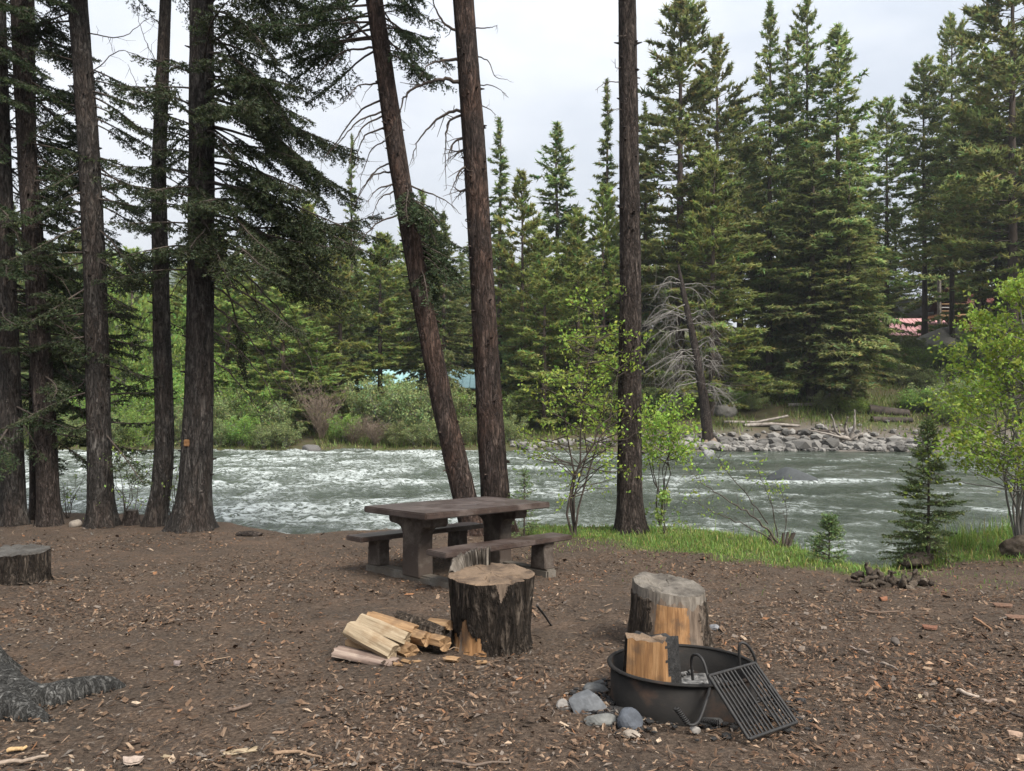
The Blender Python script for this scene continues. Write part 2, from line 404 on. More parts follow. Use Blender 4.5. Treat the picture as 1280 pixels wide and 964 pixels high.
# ------------------------------------------------------------------ plant generators
def needles(mb, P0, D, Ln, rng, step=.013, nl=.05, nw=.019, mi=0, sag=.0, cvar=.35, up=.25, tint=None):
    k = np.maximum(2, np.ceil(Ln / step)).astype(int); idx = np.repeat(np.arange(len(Ln)), k); n = len(idx)
    s = rng.random(n); d = D[idx]; pos = P0[idx] + d * (Ln[idx] * s)[:, None]; pos[:, 2] -= sag * Ln[idx] * s * s
    q = unit(np.cross(d, rng.normal(size=(n, 3))))
    q[:, 2] += up
    dr = unit(.65 * d + .8 * unit(q))
    l = nl * rng.uniform(.7, 1.3, n) * (1 - .35 * s)
    side = unit(np.cross(dr, rng.normal(size=(n, 3)))) * (nw / 2)
    V = np.stack([pos - side, pos + side, pos + dr * l[:, None]], 1).reshape(-1, 3)
    cs = 1 + cvar * (rng.random(len(Ln)) - .5) * 2
    c = cs[idx][:, None] * np.stack([1 + .15 * rng.normal(size=n), np.ones(n), 1 + .1 * rng.normal(size=n)], 1).clip(.5, 1.6)
    if tint is not None: c = c * tint
    mb.add(V, np.arange(3 * n).reshape(-1, 3), mi, np.repeat(c, 3, 0))
def sticks(mb, P0, P1, w, rng, mi):
    """thin three-sided twigs"""
    n = len(P0); d = unit(P1 - P0); a = unit(np.cross(d, rng.normal(size=(n, 3)))); b_ = np.cross(d, a); w = np.broadcast_to(w, (n,))[:, None]
    v = np.stack([P0 + a * w, P0 + (-.5 * a + .87 * b_) * w, P0 + (-.5 * a - .87 * b_) * w, P1], 1).reshape(-1, 3)
    i = np.arange(n)[:, None] * 4
    f = np.concatenate([i + np.array([0, 1, 3]), i + np.array([1, 2, 3]), i + np.array([2, 0, 3])])
    mb.add(v, f, mi)
def curve3(base, az, Ln, e0, droop, up, rng, n=9, wob=.12):
    s = np.linspace(0, 1, n); el_ = e0 - droop * s + up * s ** 3; a = az + wob * np.cumsum(rng.normal(size=n)) * .6
    d = np.stack([np.cos(el_) * np.cos(a), np.cos(el_) * np.sin(a), np.sin(el_)], 1)
    p = base + np.vstack([[0, 0, 0], np.cumsum((d[1:] + d[:-1]) / 2 * Ln / (n - 1), 0)])
    return p
def at_s(p, s):
    t = np.linspace(0, 1, len(p)); return np.stack([np.interp(s, t, p[:, k]) for k in range(3)], -1)
def spruce_branch(mb, rng, base, az, Ln, e0=-.25, droop=.4, up=.5, fol0=.25, r0=.022, dens=1.0, step=.013, nl=.05, nw=.019, hang=.3, shoots=None):
    p = curve3(np.asarray(base, float), az, Ln, e0, droop, up, rng, wob=.2)
    mb.tube(p, np.linspace(r0, .004, len(p)), 5, 0)
    n1 = max(4, int(Ln * (1 - fol0) / .042 * dens)); s = fol0 + (1 - fol0) * (np.arange(n1) + rng.random(n1)) / n1
    q = at_s(p, s); t = unit(at_s(p, np.minimum(s + .03, 1)) - at_s(p, s - .03))
    sd = np.where(np.arange(n1) % 2, 1, -1)[:, None] * unit(np.cross(t, [0, 0, 1.]))
    ang = rng.uniform(.7, 1.15, n1)[:, None]
    d = np.cos(ang) * t + np.sin(ang) * sd; d[:, 2] -= hang * rng.uniform(.3, 1.5, n1); d = unit(d)
    l1 = (.34 * Ln * (1 - s) ** .75 * np.clip((s - fol0) / .15 + .45, 0, 1) + .09) * rng.uniform(.55, 1.15, n1)
    sticks(mb, q, q + d * l1[:, None], .0055, rng, 0)
    S = [(q, d, l1)]
    k2 = np.maximum(0, (l1 / .055)).astype(int); i = np.repeat(np.arange(n1), k2); n2 = len(i)
    if n2:
        u = rng.uniform(.15, .95, n2); q2 = q[i] + d[i] * (l1[i] * u)[:, None]
        sd2 = unit(np.cross(d[i], [0, 0, 1.])) * rng.choice([-1, 1], n2)[:, None]
        d2 = .7 * d[i] + .75 * sd2; d2[:, 2] -= hang * rng.uniform(.2, 1.4, n2); d2 = unit(d2); l2 = (.4 * l1[i] * (1 - u) + .05) * rng.uniform(.6, 1.2, n2)
        S.append((q2, d2, l2))
    tip = unit(p[-1:] - p[-2:-1]); S.append((p[-2:-1], tip, np.array([Ln / 8 + .08])))
    P0 = np.vstack([x[0] for x in S]); D = np.vstack([x[1] for x in S]); LL = np.concatenate([x[2] for x in S])
    if dens < 1: k = rng.random(len(LL)) < dens; P0, D, LL = P0[k], D[k], LL[k]
    needles(mb, P0, D, LL, rng, step, nl, nw, 1)
def bare_branch(mb, rng, pts, r0, r1=.003, twigs=6, tl=.25, sides=5, mi=0, sub=True, hang=.5):
    p = np.asarray(pts, float)
    t = np.linspace(0, 1, len(p)); tt = np.linspace(0, 1, max(10, len(p) * 5))
    c = np.stack([np.interp(tt, t, p[:, k]) for k in range(3)], 1)
    for _ in range(3): c[1:-1] = (c[:-2] + 2 * c[1:-1] + c[2:]) / 4
    span = np.linalg.norm(p[-1] - p[0])
    c[1:] += rng.normal(size=(len(c) - 1, 3)) * .006 * min(span, 2)
    mb.tube(c, r0 + (r1 - r0) * tt ** .8, sides, mi)
    for _ in range(twigs):
        s = rng.uniform(.2, 1); b_ = at_s(c, s); d = unit(at_s(c, min(s + .05, 1)) - at_s(c, s - .05)); d = unit(d * .5 + rng.normal(size=3) * .6 + [0, 0, -hang])
        l = tl * rng.uniform(.4, 1.2); e = b_ + d * l * .55; f_ = e + unit(d + rng.normal(size=3) * .4) * l * .5
        rr = max(.0035, (r0 + (r1 - r0) * s) * .4)
        mb.tube([b_, e, f_], [rr, rr * .7, rr * .4], 4, mi)
        if sub and rng.random() < .6: sticks(mb, e[None], (e + unit(rng.normal(size=3) + [0, 0, -hang]) * l * .4)[None], rr * .5, rng, mi)

def trunk_pts(pxs, Y0, top=None, Yt=0.0):
    """(column, row, width) picks of a trunk at depth Y0 -> centre line and radii, base first; goes on upward to height top"""
    P_, R_ = [], []
    for i, (x, y, w) in enumerate(pxs):
        P_.append(P(x, y, Y0)); R_.append(w / 2 * Y0 / FPX)
    P_ = np.array(P_); R_ = np.array(R_)
    if top is not None and top > P_[-1][2]:
        d = (P_[-1] - P_[0]) / (P_[-1][2] - P_[0][2])
        if len(P_) > 2: d = .6 * d + .4 * (P_[-1] - P_[-2]) / (P_[-1][2] - P_[-2][2])
        P_ = np.vstack([P_, P_[-1] + d * (top - P_[-1][2])]); R_ = np.append(R_, max(.05, R_[-1] * .35))
    P_[:, 1] += Yt * (P_[:, 2] - P_[0][2])
    return P_, R_
def trunk_mesh(mb, P_, R_, rng, flare=.35, lobes=5, sides=40, ring=.08, amp=.05, sink=.25, ridge=.10):
    z0, z1 = P_[0][2], P_[-1][2]
    hz = np.concatenate([[-sink, -.1, 0], np.arange(.04, 1.0, .05), np.arange(1.0, min(11, z1 - z0), ring)])
    hz = hz[hz < z1 - z0]; hz = np.append(hz, z1 - z0)
    c = np.stack([np.interp(z0 + hz, P_[:, 2], P_[:, k]) for k in (0, 1)], 1)
    r = np.interp(z0 + hz, P_[:, 2], R_)
    k = np.array([1, 2, 1]) / 4
    if len(hz) > 40:
        for _ in range(14):
            c[3:-1] = (c[2:-2] + 2 * c[3:-1] + c[4:]) / 4
    th = np.arange(sides) / sides * 2 * np.pi; H, T = np.meshgrid(hz, th, indexing='ij'); s = int(rng.integers(1000))
    ph = rng.uniform(0, 6.28); e = np.exp(-np.maximum(H, -.05) / .22)
    fl = flare * e * (1 + .55 * np.cos(T * lobes + ph + .6 * np.sin(T)))
    cx, sx = np.cos(T), np.sin(T)
    fr = 3.2 if sides >= 36 else 2.2
    lump = (fbm(cx * 1.1 + 5, sx * 1.1 + 5, H * .9, 3, s) - .5) * 2 * amp
    rid = (np.abs(2 * fbm(cx * fr + 9, sx * fr + 9, H * 1.6, 3, s + 5) - 1)) * -ridge + ridge * .3
    RR = r[:, None] * (1 + fl + lump + rid * np.minimum(1, .25 / np.maximum(r, .05))[:, None])
    V = np.stack([c[:, 0, None] + RR * cx, c[:, 1, None] + RR * sx, z0 + H], -1)
    mb.grid(V, 0, wrap=True)
    return np.c_[c, z0 + hz], r
def on_trunk(line, r, z):
    return np.array([np.interp(z, line[:, 2], line[:, 0]), np.interp(z, line[:, 2], line[:, 1]), z]), float(np.interp(z, line[:, 2], r))

# ------------------------------------------------------------------ labels for the many alike: by the trunks they show between, then by height
MARK = [(15, 'the edge spruce'), (57, 'the second trunks'), (122, 'the scaly spruce'), (203, 'the curved trunk'), (250, 'the thickest spruce'), (385, 'the dry bush'), (475, 'the chimney'), (560, 'the leaning pine'), (610, 'the red-brown pine'), (700, 'the lime sapling'), (787, 'the bare dark trunk'), (862, 'the dead snag'), (962, 'the slender spruce'), (1046, 'the straight-flanked spruce'), (1140, 'the red roof'), (1215, 'the deck'), (1285, 'the lime willow')]
DEFER = []
def defer(o, px, size, what): DEFER.append((o, px, size, what))
def settle_labels():
    groups = {}
    for o, px, size, what in DEFER:
        k = sum(px > m_ for m_, _ in MARK)
        where = 'left of ' + MARK[0][1] if k == 0 else 'right of ' + MARK[-1][1] if k == len(MARK) else 'between ' + MARK[k - 1][1] + ' and ' + MARK[k][1]
        groups.setdefault((what, where), []).append((size, o))
    for (what, where), l in groups.items():
        l.sort(key=lambda q: -q[0]); n = len(l)
        pre = {1: [''], 2: ['taller ', 'shorter ']}.get(n, (['tallest '] + [q + '-tallest ' for q in ('second', 'third', 'fourth', 'fifth', 'sixth', 'seventh', 'eighth', 'ninth', 'tenth')])[:n - 1] + ['shortest '])
        for (sz, o), p_ in zip(l, pre): o['label'] = p_ + what + ' ' + where

# ------------------------------------------------------------------ the big trees of the near bank
NB = {}
def near_tree(key, name, label, mat, pxs, Y0, top, seed, flare=.35, lobes=5, Yt=0.0, group='tall conifers along the near bank', amp=.04, sides=40):
    rng = R0(seed)
    P_, R_ = trunk_pts(pxs, Y0, top, Yt)
    base = P_[0]; base[2] = float(near_z(base[0], base[1]))
    t = thing(name, label, 'tree', base, group)
    mb = MB(); ln, r = trunk_mesh(mb, P_, R_, rng, flare, lobes, amp=amp, sides=sides)
    # bark scales and branch stubs
    for _ in range(60):
        z = base[2] + rng.uniform(.8, 8); p, rr = on_trunk(ln, r, z); a_ = rng.uniform(0, 6.28)
        d = np.array([math.cos(a_), math.sin(a_), rng.uniform(-.3, .3)]); l = rng.uniform(.02, .09)
        mb.tube([p + d * rr * .9, p + d * (rr + l)], [rng.uniform(.015, .03), .008], 5, 0)
    mb.build('trunk', M[mat], t)
    NB[key] = (t, ln, r, rng)
    return t
near_tree('L1', 'spruce_tree', 'grey-barked spruce trunk with flared foot, at the far left edge of the bank', 'bark_grey', [(16, 653, 30), (14, 560, 27), (8, 400, 25), (0, 200, 24), (-6, 0, 22)], 13.0, 17, 1, .3)
near_tree('L2', 'spruce_tree', 'thinnest dark trunk half hidden behind the leaning second spruce at left', 'bark_dark', [(45, 652, 14), (44, 540, 13), (43, 400, 12), (40, 200, 10), (38, 0, 9)], 13.6, 13, 2, .2)
near_tree('L3', 'spruce_tree', 'dark spruce leaning slightly left, right beside the thinnest trunk on the left bank', 'bark_dark', [(62, 652, 25), (56, 520, 24), (44, 340, 23), (33, 180, 21), (24, 0, 19)], 12.9, 16, 3, .25)
near_tree('L4', 'spruce_tree', 'spruce with scaly grey and rust bark beside the pale rounded stone', 'bark_grey', [(127, 653, 30), (124, 560, 28), (119, 340, 26), (110, 170, 24), (97, 0, 22)], 12.8, 17, 4, .38)
near_tree('L5', 'spruce_tree', 'slender trunk with a curved foot, between the tiny stump and the thickest spruce', 'bark_grey', [(193, 655, 24), (202, 610, 23), (206, 545, 22), (202, 400, 20), (198, 220, 17), (207, 0, 13)], 12.9, 14, 5, .25, 4)
near_tree('L6', 'spruce_tree', 'thickest dark spruce on the left bank, foliage sweeping right over the river', 'bark_grey', [(239, 657, 46), (245, 600, 38), (249, 480, 34), (251, 340, 31), (252, 180, 30), (252, 0, 28)], 12.4, 19, 6, .32)
near_tree('M1', 'leaning_pine', 'pine leaning left behind the picnic table with bare arching twigs', 'bark_red', [(593, 668, 32), (580, 618, 31), (552, 500, 27), (521, 340, 24), (497, 200, 24), (468, 0, 21)], 12.0, 14, 7, .12, amp=.05)
near_tree('M2', 'pine_tree', 'red-brown pine right behind the table with thick dead arching limbs', 'bark_red', [(623, 668, 40), (619, 620, 36), (612, 520, 33), (602, 340, 29), (592, 170, 28), (579, 0, 26)], 12.2, 17, 8, .2, amp=.05)
near_tree('M3', 'pine_tree', 'straight bare dark trunk standing in the grass right of the picnic table', 'bark_dark', [(789, 666, 34), (787, 620, 31), (787, 500, 29), (788, 340, 26), (786, 170, 24), (784, 0, 22)], 12.1, 17, 9, .3, 6)
# dead tree foot at the left edge, close to the camera, with its root
base = np.array([-3.76, 4.85, 0]); base[2] = float(near_z(base[0], base[1]))
t0 = thing('old_tree', 'grey tree foot cut by the left edge with a thick surface root', 'tree', base)
mb = MB(); rng = R0(77)
trunk_mesh(mb, np.array([base, base + [-.10, 0, 2], base + [-.25, .05, 6], base + [-.4, .1, 12]]), np.array([.25, .22, .18, .08]), rng, .55, 4, amp=.06)
mb.build('trunk', M['bark_root'], t0)
mb = MB(); pr = [base + [.18, -.05, .05], *(G(x, y) + [0, 0, h] for x, y, h in ((12, 876, .035), (50, 880, .02), (95, 872, .018), (135, 861, .03), (158, 858, -.01)))]
pr = np.array(pr); tt = np.linspace(0, 1, len(pr)); ts = np.linspace(0, 1, 30); cc = np.stack([np.interp(ts, tt, pr[:, k]) for k in range(3)], 1)
for _ in range(3): cc[1:-1] = (cc[:-2] + 2 * cc[1:-1] + cc[2:]) / 4
cc[:, 2] += .015 * np.sin(ts * 13); cc[:, 1] += .012 * np.sin(ts * 9 + 1)
mb.tube(cc, .125 * (1 - ts) ** .6 + .012 + .010 * np.sin(ts * 17) * (1 - ts), 16, 0)
pr2 = np.array([base + [.2, -.12, .05], G(15, 893) + [0, 0, .03], G(45, 897) + [0, 0, .0], G(70, 900) + [0, 0, -.03]])
mb.tube(pr2, [.12, .09, .06, .02], 12, 0)
V = np.vstack(mb.v); V = V + .025 * (np.stack([fbm(V[:, 0] * 7, V[:, 1] * 7, V[:, 2] * 7, 3, q) for q in (1, 2, 3)], 1) - .5)
k = 0
for i, q in enumerate(mb.v): mb.v[i] = V[k:k + len(q)]; k += len(q)
mb.build('root', M['bark_root'], t0)

def spruce_crown(key, specs, nl=.055, nw=.021, step=.017, hang=.3):
    """specs: (row range in the photo, how many, azimuth mean, spread, length range, elevation, droop, first foliage)"""
    t, ln, r, rng = NB[key]; mb = MB(); Y0 = ln[0][1]
    for (ya, yb, n, az, spr, la, lb, e0, dr, f0, dens) in specs:
        for i in range(n):
            y = ya + (yb - ya) * (i + rng.random()) / n; z = CAMZ - (y - HOR) / FPX * Y0
            p, rr = on_trunk(ln, r, z); a_ = math.radians(az + rng.uniform(-spr, spr))
            Ln = rng.uniform(la, lb); p = p + np.array([math.cos(a_), math.sin(a_), 0]) * rr * .8
            spruce_branch(mb, rng, p, a_, Ln, e0 + rng.normal() * .2, dr + rng.normal() * .2, .55, f0, .009 + .006 * Ln, dens, step, nl, nw, hang)
    o = mb.build('crown', [M['twig'], M['needle_dark']], t)
    return o
# azimuth 0 = right, 90 = away, 180 = left, 270 = towards the camera
spruce_crown('L1', [(-300, 60, 26, 60, 180, 1.2, 2.3, -.1, .4, .2, 1), (60, 540, 36, 20, 100, .9, 2.0, -.2, .4, .2, 1)])
spruce_crown('L2', [(-150, 400, 30, 60, 160, .7, 1.4, -.1, .4, .2, 1)])
spruce_crown('L3', [(-300, 80, 28, 60, 180, 1.1, 2.1, -.1, .4, .2, 1), (80, 570, 40, 60, 110, .8, 1.7, -.2, .4, .2, 1)])
spruce_crown('L4', [(-300, -20, 18, 60, 180, 1.1, 2.0, -.1, .4, .25, .9), (85, 165, 7, 10, 40, .9, 1.5, -.15, .35, .2, .9), (190, 330, 13, 40, 80, .8, 1.6, -.2, .4, .2, .9), (300, 560, 17, 40, 90, .7, 1.4, -.25, .35, .25, .9), (0, 560, 26, 180, 55, .8, 1.6, -.2, .4, .2, 1)])
spruce_crown('L5', [(-200, 0, 12, 60, 180, .7, 1.4, -.1, .4, .25, .8), (60, 290, 12, 20, 100, .6, 1.1, -.15, .35, .25, .7), (290, 480, 6, 160, 90, .5, .9, -.2, .4, .3, .6)])
spruce_crown('L6', [(-400, -40, 24, 60, 180, 1.6, 2.9, -.1, .8, .2, 1), (-90, 130, 20, 0, 75, 1.3, 2.6, .0, .95, .18, 1), (90, 300, 25, 0, 70, 1.4, 3.0, -.05, 1.0, .2, 1), (120, 300, 8, 0, 30, 2.5, 3.3, -.25, .65, .3, 1), (270, 350, 9, -5, 40, 2.0, 3.0, -.35, .6, .45, 1),
                    (90, 340, 16, 200, 60, .8, 1.5, -.1, .6, .2, 1), (150, 330, 12, 285, 45, .6, 1.1, -.1, .6, .08, 1)], hang=.55)
spruce_crown('M1', [(-340, -20, 28, 0, 180, 1.3, 2.2, -.2, .5, .25, 1), (-30, 66, 15, 178, 45, 1.2, 2.0, -.15, .5, .28, 1), (-30, 74, 12, 5, 55, .8, 1.4, -.25, .55, .2, 1), (235, 345, 22, 10, 65, .5, 1.05, -.35, .8, .1, 1)], hang=.45)
spruce_crown('M2', [(-420, -60, 18, 90, 180, 1.0, 1.9, 0, .4, .3, .9)])
spruce_crown('M3', [(-420, -90, 16, 90, 180, .9, 1.7, 0, .4, .3, .9)])
# a pale knot scar on the thickest spruce
_t, _ln, _r, _g = NB['L6']; _p, _rr = on_trunk(_ln, _r, P(0, 553, 12.4)[2]); _q = P(241, 553, 12.4); mb = MB(); mb.box((_q[0] - .045, _p[1] - _rr * .96 - .02, _p[2] - .055), (_q[0] + .05, _p[1] - _rr * .96 + .06, _p[2] + .06), ch=.012)
mb.build('branch_scar', simple('scar_wood', [(.3, (.12, .06, .025)), (.7, (.22, .12, .055))], 20), _t)
def dead(key, lst, r0=.022, twigs=6, tl=.3, mat='twig', hang=.5):
    t, ln, r, rng = NB[key]; Y0 = ln[0][1]
    for pl in lst:
        mb = MB(); dy = rng.uniform(-.45, .35); n = len(pl)
        pts = [P(x, y, Y0 + dy * i / (n - 1)) for i, (x, y) in enumerate(pl)]
        z = pts[0][2]; p, rr = on_trunk(ln, r, z); pts[0] = p
        bare_branch(mb, rng, pts, r0 * rng.uniform(.7, 1.1), .0035, twigs, tl, 6, hang=hang)
        mb.build('dead_branch', M[mat], t)
dead('M1', [[(470, 104), (447, 106), (428, 130)], [(473, 121), (450, 136), (412, 190), (402, 200)], [(474, 136), (448, 150), (424, 178), (406, 196)], [(475, 140), (452, 158), (440, 185), (437, 206)],
            [(477, 157), (457, 167), (447, 190), (446, 216)], [(479, 172), (464, 185), (450, 225)], [(484, 200), (470, 212), (452, 236), (443, 258)], [(487, 214), (465, 217), (444, 255)],
            [(490, 228), (472, 235), (459, 252)], [(492, 236), (475, 246), (464, 272)], [(495, 266), (470, 278), (452, 300), (441, 320)], [(505, 229), (540, 242), (560, 252), (576, 268)],
            [(462, 18), (490, 14), (520, 12)], [(505, 250), (530, 262), (545, 290)], [(470, 60), (430, 62), (398, 90), (384, 120)]], .020, 7, .3)
dead('M2', [[(583, 75), (553, 75), (536, 80), (524, 97)], [(586, 106), (558, 98), (539, 101), (510, 114), (502, 131), (495, 157), (482, 172)], [(589, 140), (561, 139), (539, 155), (520, 179), (512, 207)],
            [(570, 140), (560, 150), (556, 179), (558, 238)], [(593, 166), (565, 178), (557, 210)], [(594, 183), (573, 190), (564, 200)], [(597, 205), (575, 212), (562, 243)], [(598, 233), (574, 240), (566, 232)],
            [(580, 44), (555, 31), (542, 6), (538, -20)]], .036, 8, .34)
dead('M2', [[(586, 35), (610, 35), (622, 32)], [(590, 66), (611, 75), (619, 98), (634, 99)], [(594, 106), (618, 107), (636, 122)], [(596, 128), (612, 136), (620, 144)], [(605, 290), (583, 286)], [(600, 253), (585, 254)]], .014, 2, .15)
dead('M3', [[(786, 103), (757, 102), (745, 113)], [(785, 82), (769, 86), (769, 74)], [(784, 45), (771, 45)], [(788, 127), (799, 126)], [(787, 140), (772, 136), (764, 138)]], .011, 2, .1)
dead('L6', [[(258, y), (258 + 40 * k, y + 34 * k), (258 + 75 * k, y + 75 * k), (262 + 98 * k, y + 128 * k)] for y, k in ((150, 1.2), (205, 1.4), (270, 1.3), (300, 1.45), (318, 1.1), (345, 1.2), (372, .9), (402, .95), (440, .7))], .024, 14, .5, hang=.7)
dead('L6', [[(258, 60), (300, 30), (340, 40)], [(258, 20), (290, -25), (320, -40)], [(254, 330), (225, 350), (212, 372)], [(256, 415), (285, 432), (305, 470)]], .016, 8, .35)
dead('L4', [[(112, 100), (150, 60), (185, 75)], [(114, 200), (150, 230), (186, 250)], [(118, 380), (95, 400), (75, 440)], [(122, 440), (90, 470)], [(121, 395), (160, 385), (180, 400)], [(108, 40), (150, 50), (190, 20)]], .013, 8, .3)
dead('L3', [[(50, 420), (75, 440), (95, 490), (108, 540)], [(46, 330), (80, 350), (100, 400)], [(48, 380), (75, 395), (90, 430)]], .012, 8, .3)
dead('L5', [[(200, 300), (225, 320), (240, 360)], [(201, 380), (180, 400), (165, 430)], [(198, 160), (175, 120), (160, 80)], [(200, 90), (180, 50), (170, 10)]], .010, 6, .25)

# ------------------------------------------------------------------ conifers of the far bank
def far_crown(mb, H, Rb, cb, rng, style='spruce', dens=1.0, tl=.46, tw=.16, m=3):
    n = int((1 - cb) * H * 12 * dens); t = (np.arange(n) + rng.random(n)) / n
    prof = (1 - t) ** (.72 if style == 'spruce' else .55) * np.clip(.45 + t / .12, 0, 1) + .03
    az = rng.uniform(0, 2 * np.pi, n)
    lobes = .45 + 1.1 * fbm(np.cos(az) * 1.2 + 7, np.sin(az) * 1.2 + 7, t * 7, 2, int(rng.integers(999)))
    ln = Rb * prof * rng.uniform(.45, 1.2, n) * lobes
    el_ = np.interp(t, [0, .45, .8, 1], [-.45, -.2, .25, .9] if style == 'spruce' else [-.2, .1, .45, .9]) + rng.normal(size=n) * .14
    z = (cb + (1 - cb) * t * .985) * H
    d = np.stack([np.cos(el_) * np.cos(az), np.cos(el_) * np.sin(az), np.sin(el_)], 1)
    base = np.stack([0 * z, 0 * z, z], 1)
    sticks(mb, base, base + d * (ln * .92)[:, None], .012 + .006 * ln, rng, 1)
    k = np.ceil(ln / .078 + 2).astype(int); i = np.repeat(np.arange(n), k); q = len(i)
    s = rng.random(q) ** .75 * .88 + .14
    if style != 'spruce': s = .35 + .68 * rng.random(q) ** .7
    lat = unit(np.cross(d[i], [0, 0, 1.])); off = rng.uniform(-1, 1, q) * (1.08 - s) * .42 * ln[i] + rng.normal(size=q) * .03
    pos = base[i] + d[i] * (ln[i] * s)[:, None] + lat * off[:, None]
    pos[:, 2] += ln[i] * (-.10 * s + .10 * s * s) + rng.normal(size=q) * .035 - np.abs(off) * .18
    dr = unit(d[i] + lat * (np.sign(off) * .8)[:, None] + np.array([0, 0, .35 if style != 'spruce' else -.1]) + rng.normal(size=(q, 3)) * .25)
    br = rng.normal(1, .2, n).clip(.55, 1.6)
    col = br[i][:, None] * np.stack([1 + .16 * rng.normal(size=q), 1 + .06 * rng.normal(size=q), 1 + .1 * rng.normal(size=q)], 1).clip(.4, 1.7)
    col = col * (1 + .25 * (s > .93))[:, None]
    Vs, Cs = [], []
    for a_ in range(m):
        dd = unit(dr + rng.normal(size=(q, 3)) * .42); l = tl * rng.uniform(.6, 1.25, q); sd = unit(unit(np.cross(dd, [0, 0, 1.])) + .55 * rng.normal(size=(q, 3))) * (tw * rng.uniform(.6, 1.2, q) / 2)[:, None]
        p0 = pos - dd * (l * .3)[:, None]
        Vs.append(np.stack([p0 - sd, p0 + sd, p0 + dd * l[:, None]], 1)); Cs.append(np.repeat(col[:, None], 3, 1))
    V = np.concatenate(Vs).reshape(-1, 3); C = np.concatenate(Cs).reshape(-1, 3)
    mb.add(V, np.arange(len(V)).reshape(-1, 3), 0, C)
PROTO = {}
def proto(kind, H, Rb, cb, seed, style, mat, dens=1.0, tl=.46, tw=.16, m=3):
    rng = R0(seed); mb = MB(); far_crown(mb, H, Rb, cb, rng, style, dens, tl, tw, m)
    crown = mb.mesh('crown', [M[mat], M['bark_far']])
    mb = MB(); n = 14; s = np.linspace(0, 1, n); w = np.cumsum(rng.normal(size=(n, 2)), 0) * .02 * (s[:, None])
    r = (.009 * H + .04) * (1 - s) ** .85 + .015; r[0] *= 1.35
    mb.tube(np.c_[w, -.5 + s * (H + .3)], r, 9, 0)
    PROTO.setdefault(kind, []).append((crown, mb.mesh('trunk', M['bark_far']), H))
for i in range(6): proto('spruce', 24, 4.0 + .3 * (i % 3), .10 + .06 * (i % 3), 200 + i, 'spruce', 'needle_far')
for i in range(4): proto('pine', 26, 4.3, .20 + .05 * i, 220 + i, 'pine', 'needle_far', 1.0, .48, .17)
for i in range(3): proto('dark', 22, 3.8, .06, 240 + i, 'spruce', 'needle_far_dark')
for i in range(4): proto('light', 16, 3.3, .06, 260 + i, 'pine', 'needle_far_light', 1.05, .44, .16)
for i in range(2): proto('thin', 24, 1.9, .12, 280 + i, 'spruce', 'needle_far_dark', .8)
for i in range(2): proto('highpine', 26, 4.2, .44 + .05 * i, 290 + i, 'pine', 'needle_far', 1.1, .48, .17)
tn = {'highpine': 'pine_tree', 'spruce': 'spruce_tree', 'pine': 'pine_tree', 'dark': 'spruce_tree', 'light': 'young_pine', 'thin': 'thin_spruce'}
def far_tree(kind, px, ytop, Y0, label, group=None, wide=1.0, lean=0.0, var=None, rng=R0(999), zoff=0):
    X0 = (px - CX) / FPX * Y0; z0 = float(ground(X0, Y0)) + zoff; zt = CAMZ - (ytop - HOR) / FPX * Y0
    pr = PROTO[kind]; crown, trunk, H = pr[(var if var is not None else int(rng.integers(99))) % len(pr)]
    s = (zt - z0) / H
    t = thing(tn[kind], label, 'tree', (X0, Y0, z0), group)
    t.rotation_euler = (0, lean, rng.uniform(0, 6.28)) if not lean else (0, lean, 0)
    k = wide * (.5 * s + .5)
    t.scale = (k, k, s)
    for nme, me in (('trunk', trunk), ('crown', crown)):
        o = bpy.data.objects.new(nme, me); COL.objects.link(o); o.parent = t
    return t
FT = 'conifers standing on the far bank'
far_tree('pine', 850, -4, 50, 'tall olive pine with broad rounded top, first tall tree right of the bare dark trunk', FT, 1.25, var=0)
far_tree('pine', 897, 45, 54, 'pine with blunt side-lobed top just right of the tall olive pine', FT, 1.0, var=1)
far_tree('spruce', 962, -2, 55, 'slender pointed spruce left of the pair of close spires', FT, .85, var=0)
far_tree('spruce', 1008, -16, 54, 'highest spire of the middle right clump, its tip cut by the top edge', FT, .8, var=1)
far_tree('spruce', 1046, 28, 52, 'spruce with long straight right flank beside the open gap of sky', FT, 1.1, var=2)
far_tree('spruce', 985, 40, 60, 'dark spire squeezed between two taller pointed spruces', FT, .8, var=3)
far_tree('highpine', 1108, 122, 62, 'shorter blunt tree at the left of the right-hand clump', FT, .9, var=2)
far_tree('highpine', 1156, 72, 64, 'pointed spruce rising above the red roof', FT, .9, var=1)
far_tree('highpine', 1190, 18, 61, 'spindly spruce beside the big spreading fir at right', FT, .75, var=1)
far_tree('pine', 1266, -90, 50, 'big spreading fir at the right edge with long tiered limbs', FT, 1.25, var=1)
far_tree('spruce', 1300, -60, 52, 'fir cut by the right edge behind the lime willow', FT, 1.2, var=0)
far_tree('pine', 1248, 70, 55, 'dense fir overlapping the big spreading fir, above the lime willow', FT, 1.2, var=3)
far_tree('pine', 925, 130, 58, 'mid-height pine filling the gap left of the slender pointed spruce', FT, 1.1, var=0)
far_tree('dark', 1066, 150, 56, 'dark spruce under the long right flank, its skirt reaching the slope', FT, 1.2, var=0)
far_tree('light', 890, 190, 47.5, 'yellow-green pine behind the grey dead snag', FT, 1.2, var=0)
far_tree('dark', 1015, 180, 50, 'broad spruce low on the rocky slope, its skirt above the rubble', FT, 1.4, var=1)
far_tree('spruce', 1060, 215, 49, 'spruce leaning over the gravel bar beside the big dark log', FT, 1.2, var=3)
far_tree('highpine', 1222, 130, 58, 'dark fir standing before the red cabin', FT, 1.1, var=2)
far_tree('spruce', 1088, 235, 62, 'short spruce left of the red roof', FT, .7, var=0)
far_tree('thin', 758, 94, 52, 'thin dark spire just left of the bare dark trunk', FT, .9, var=0)
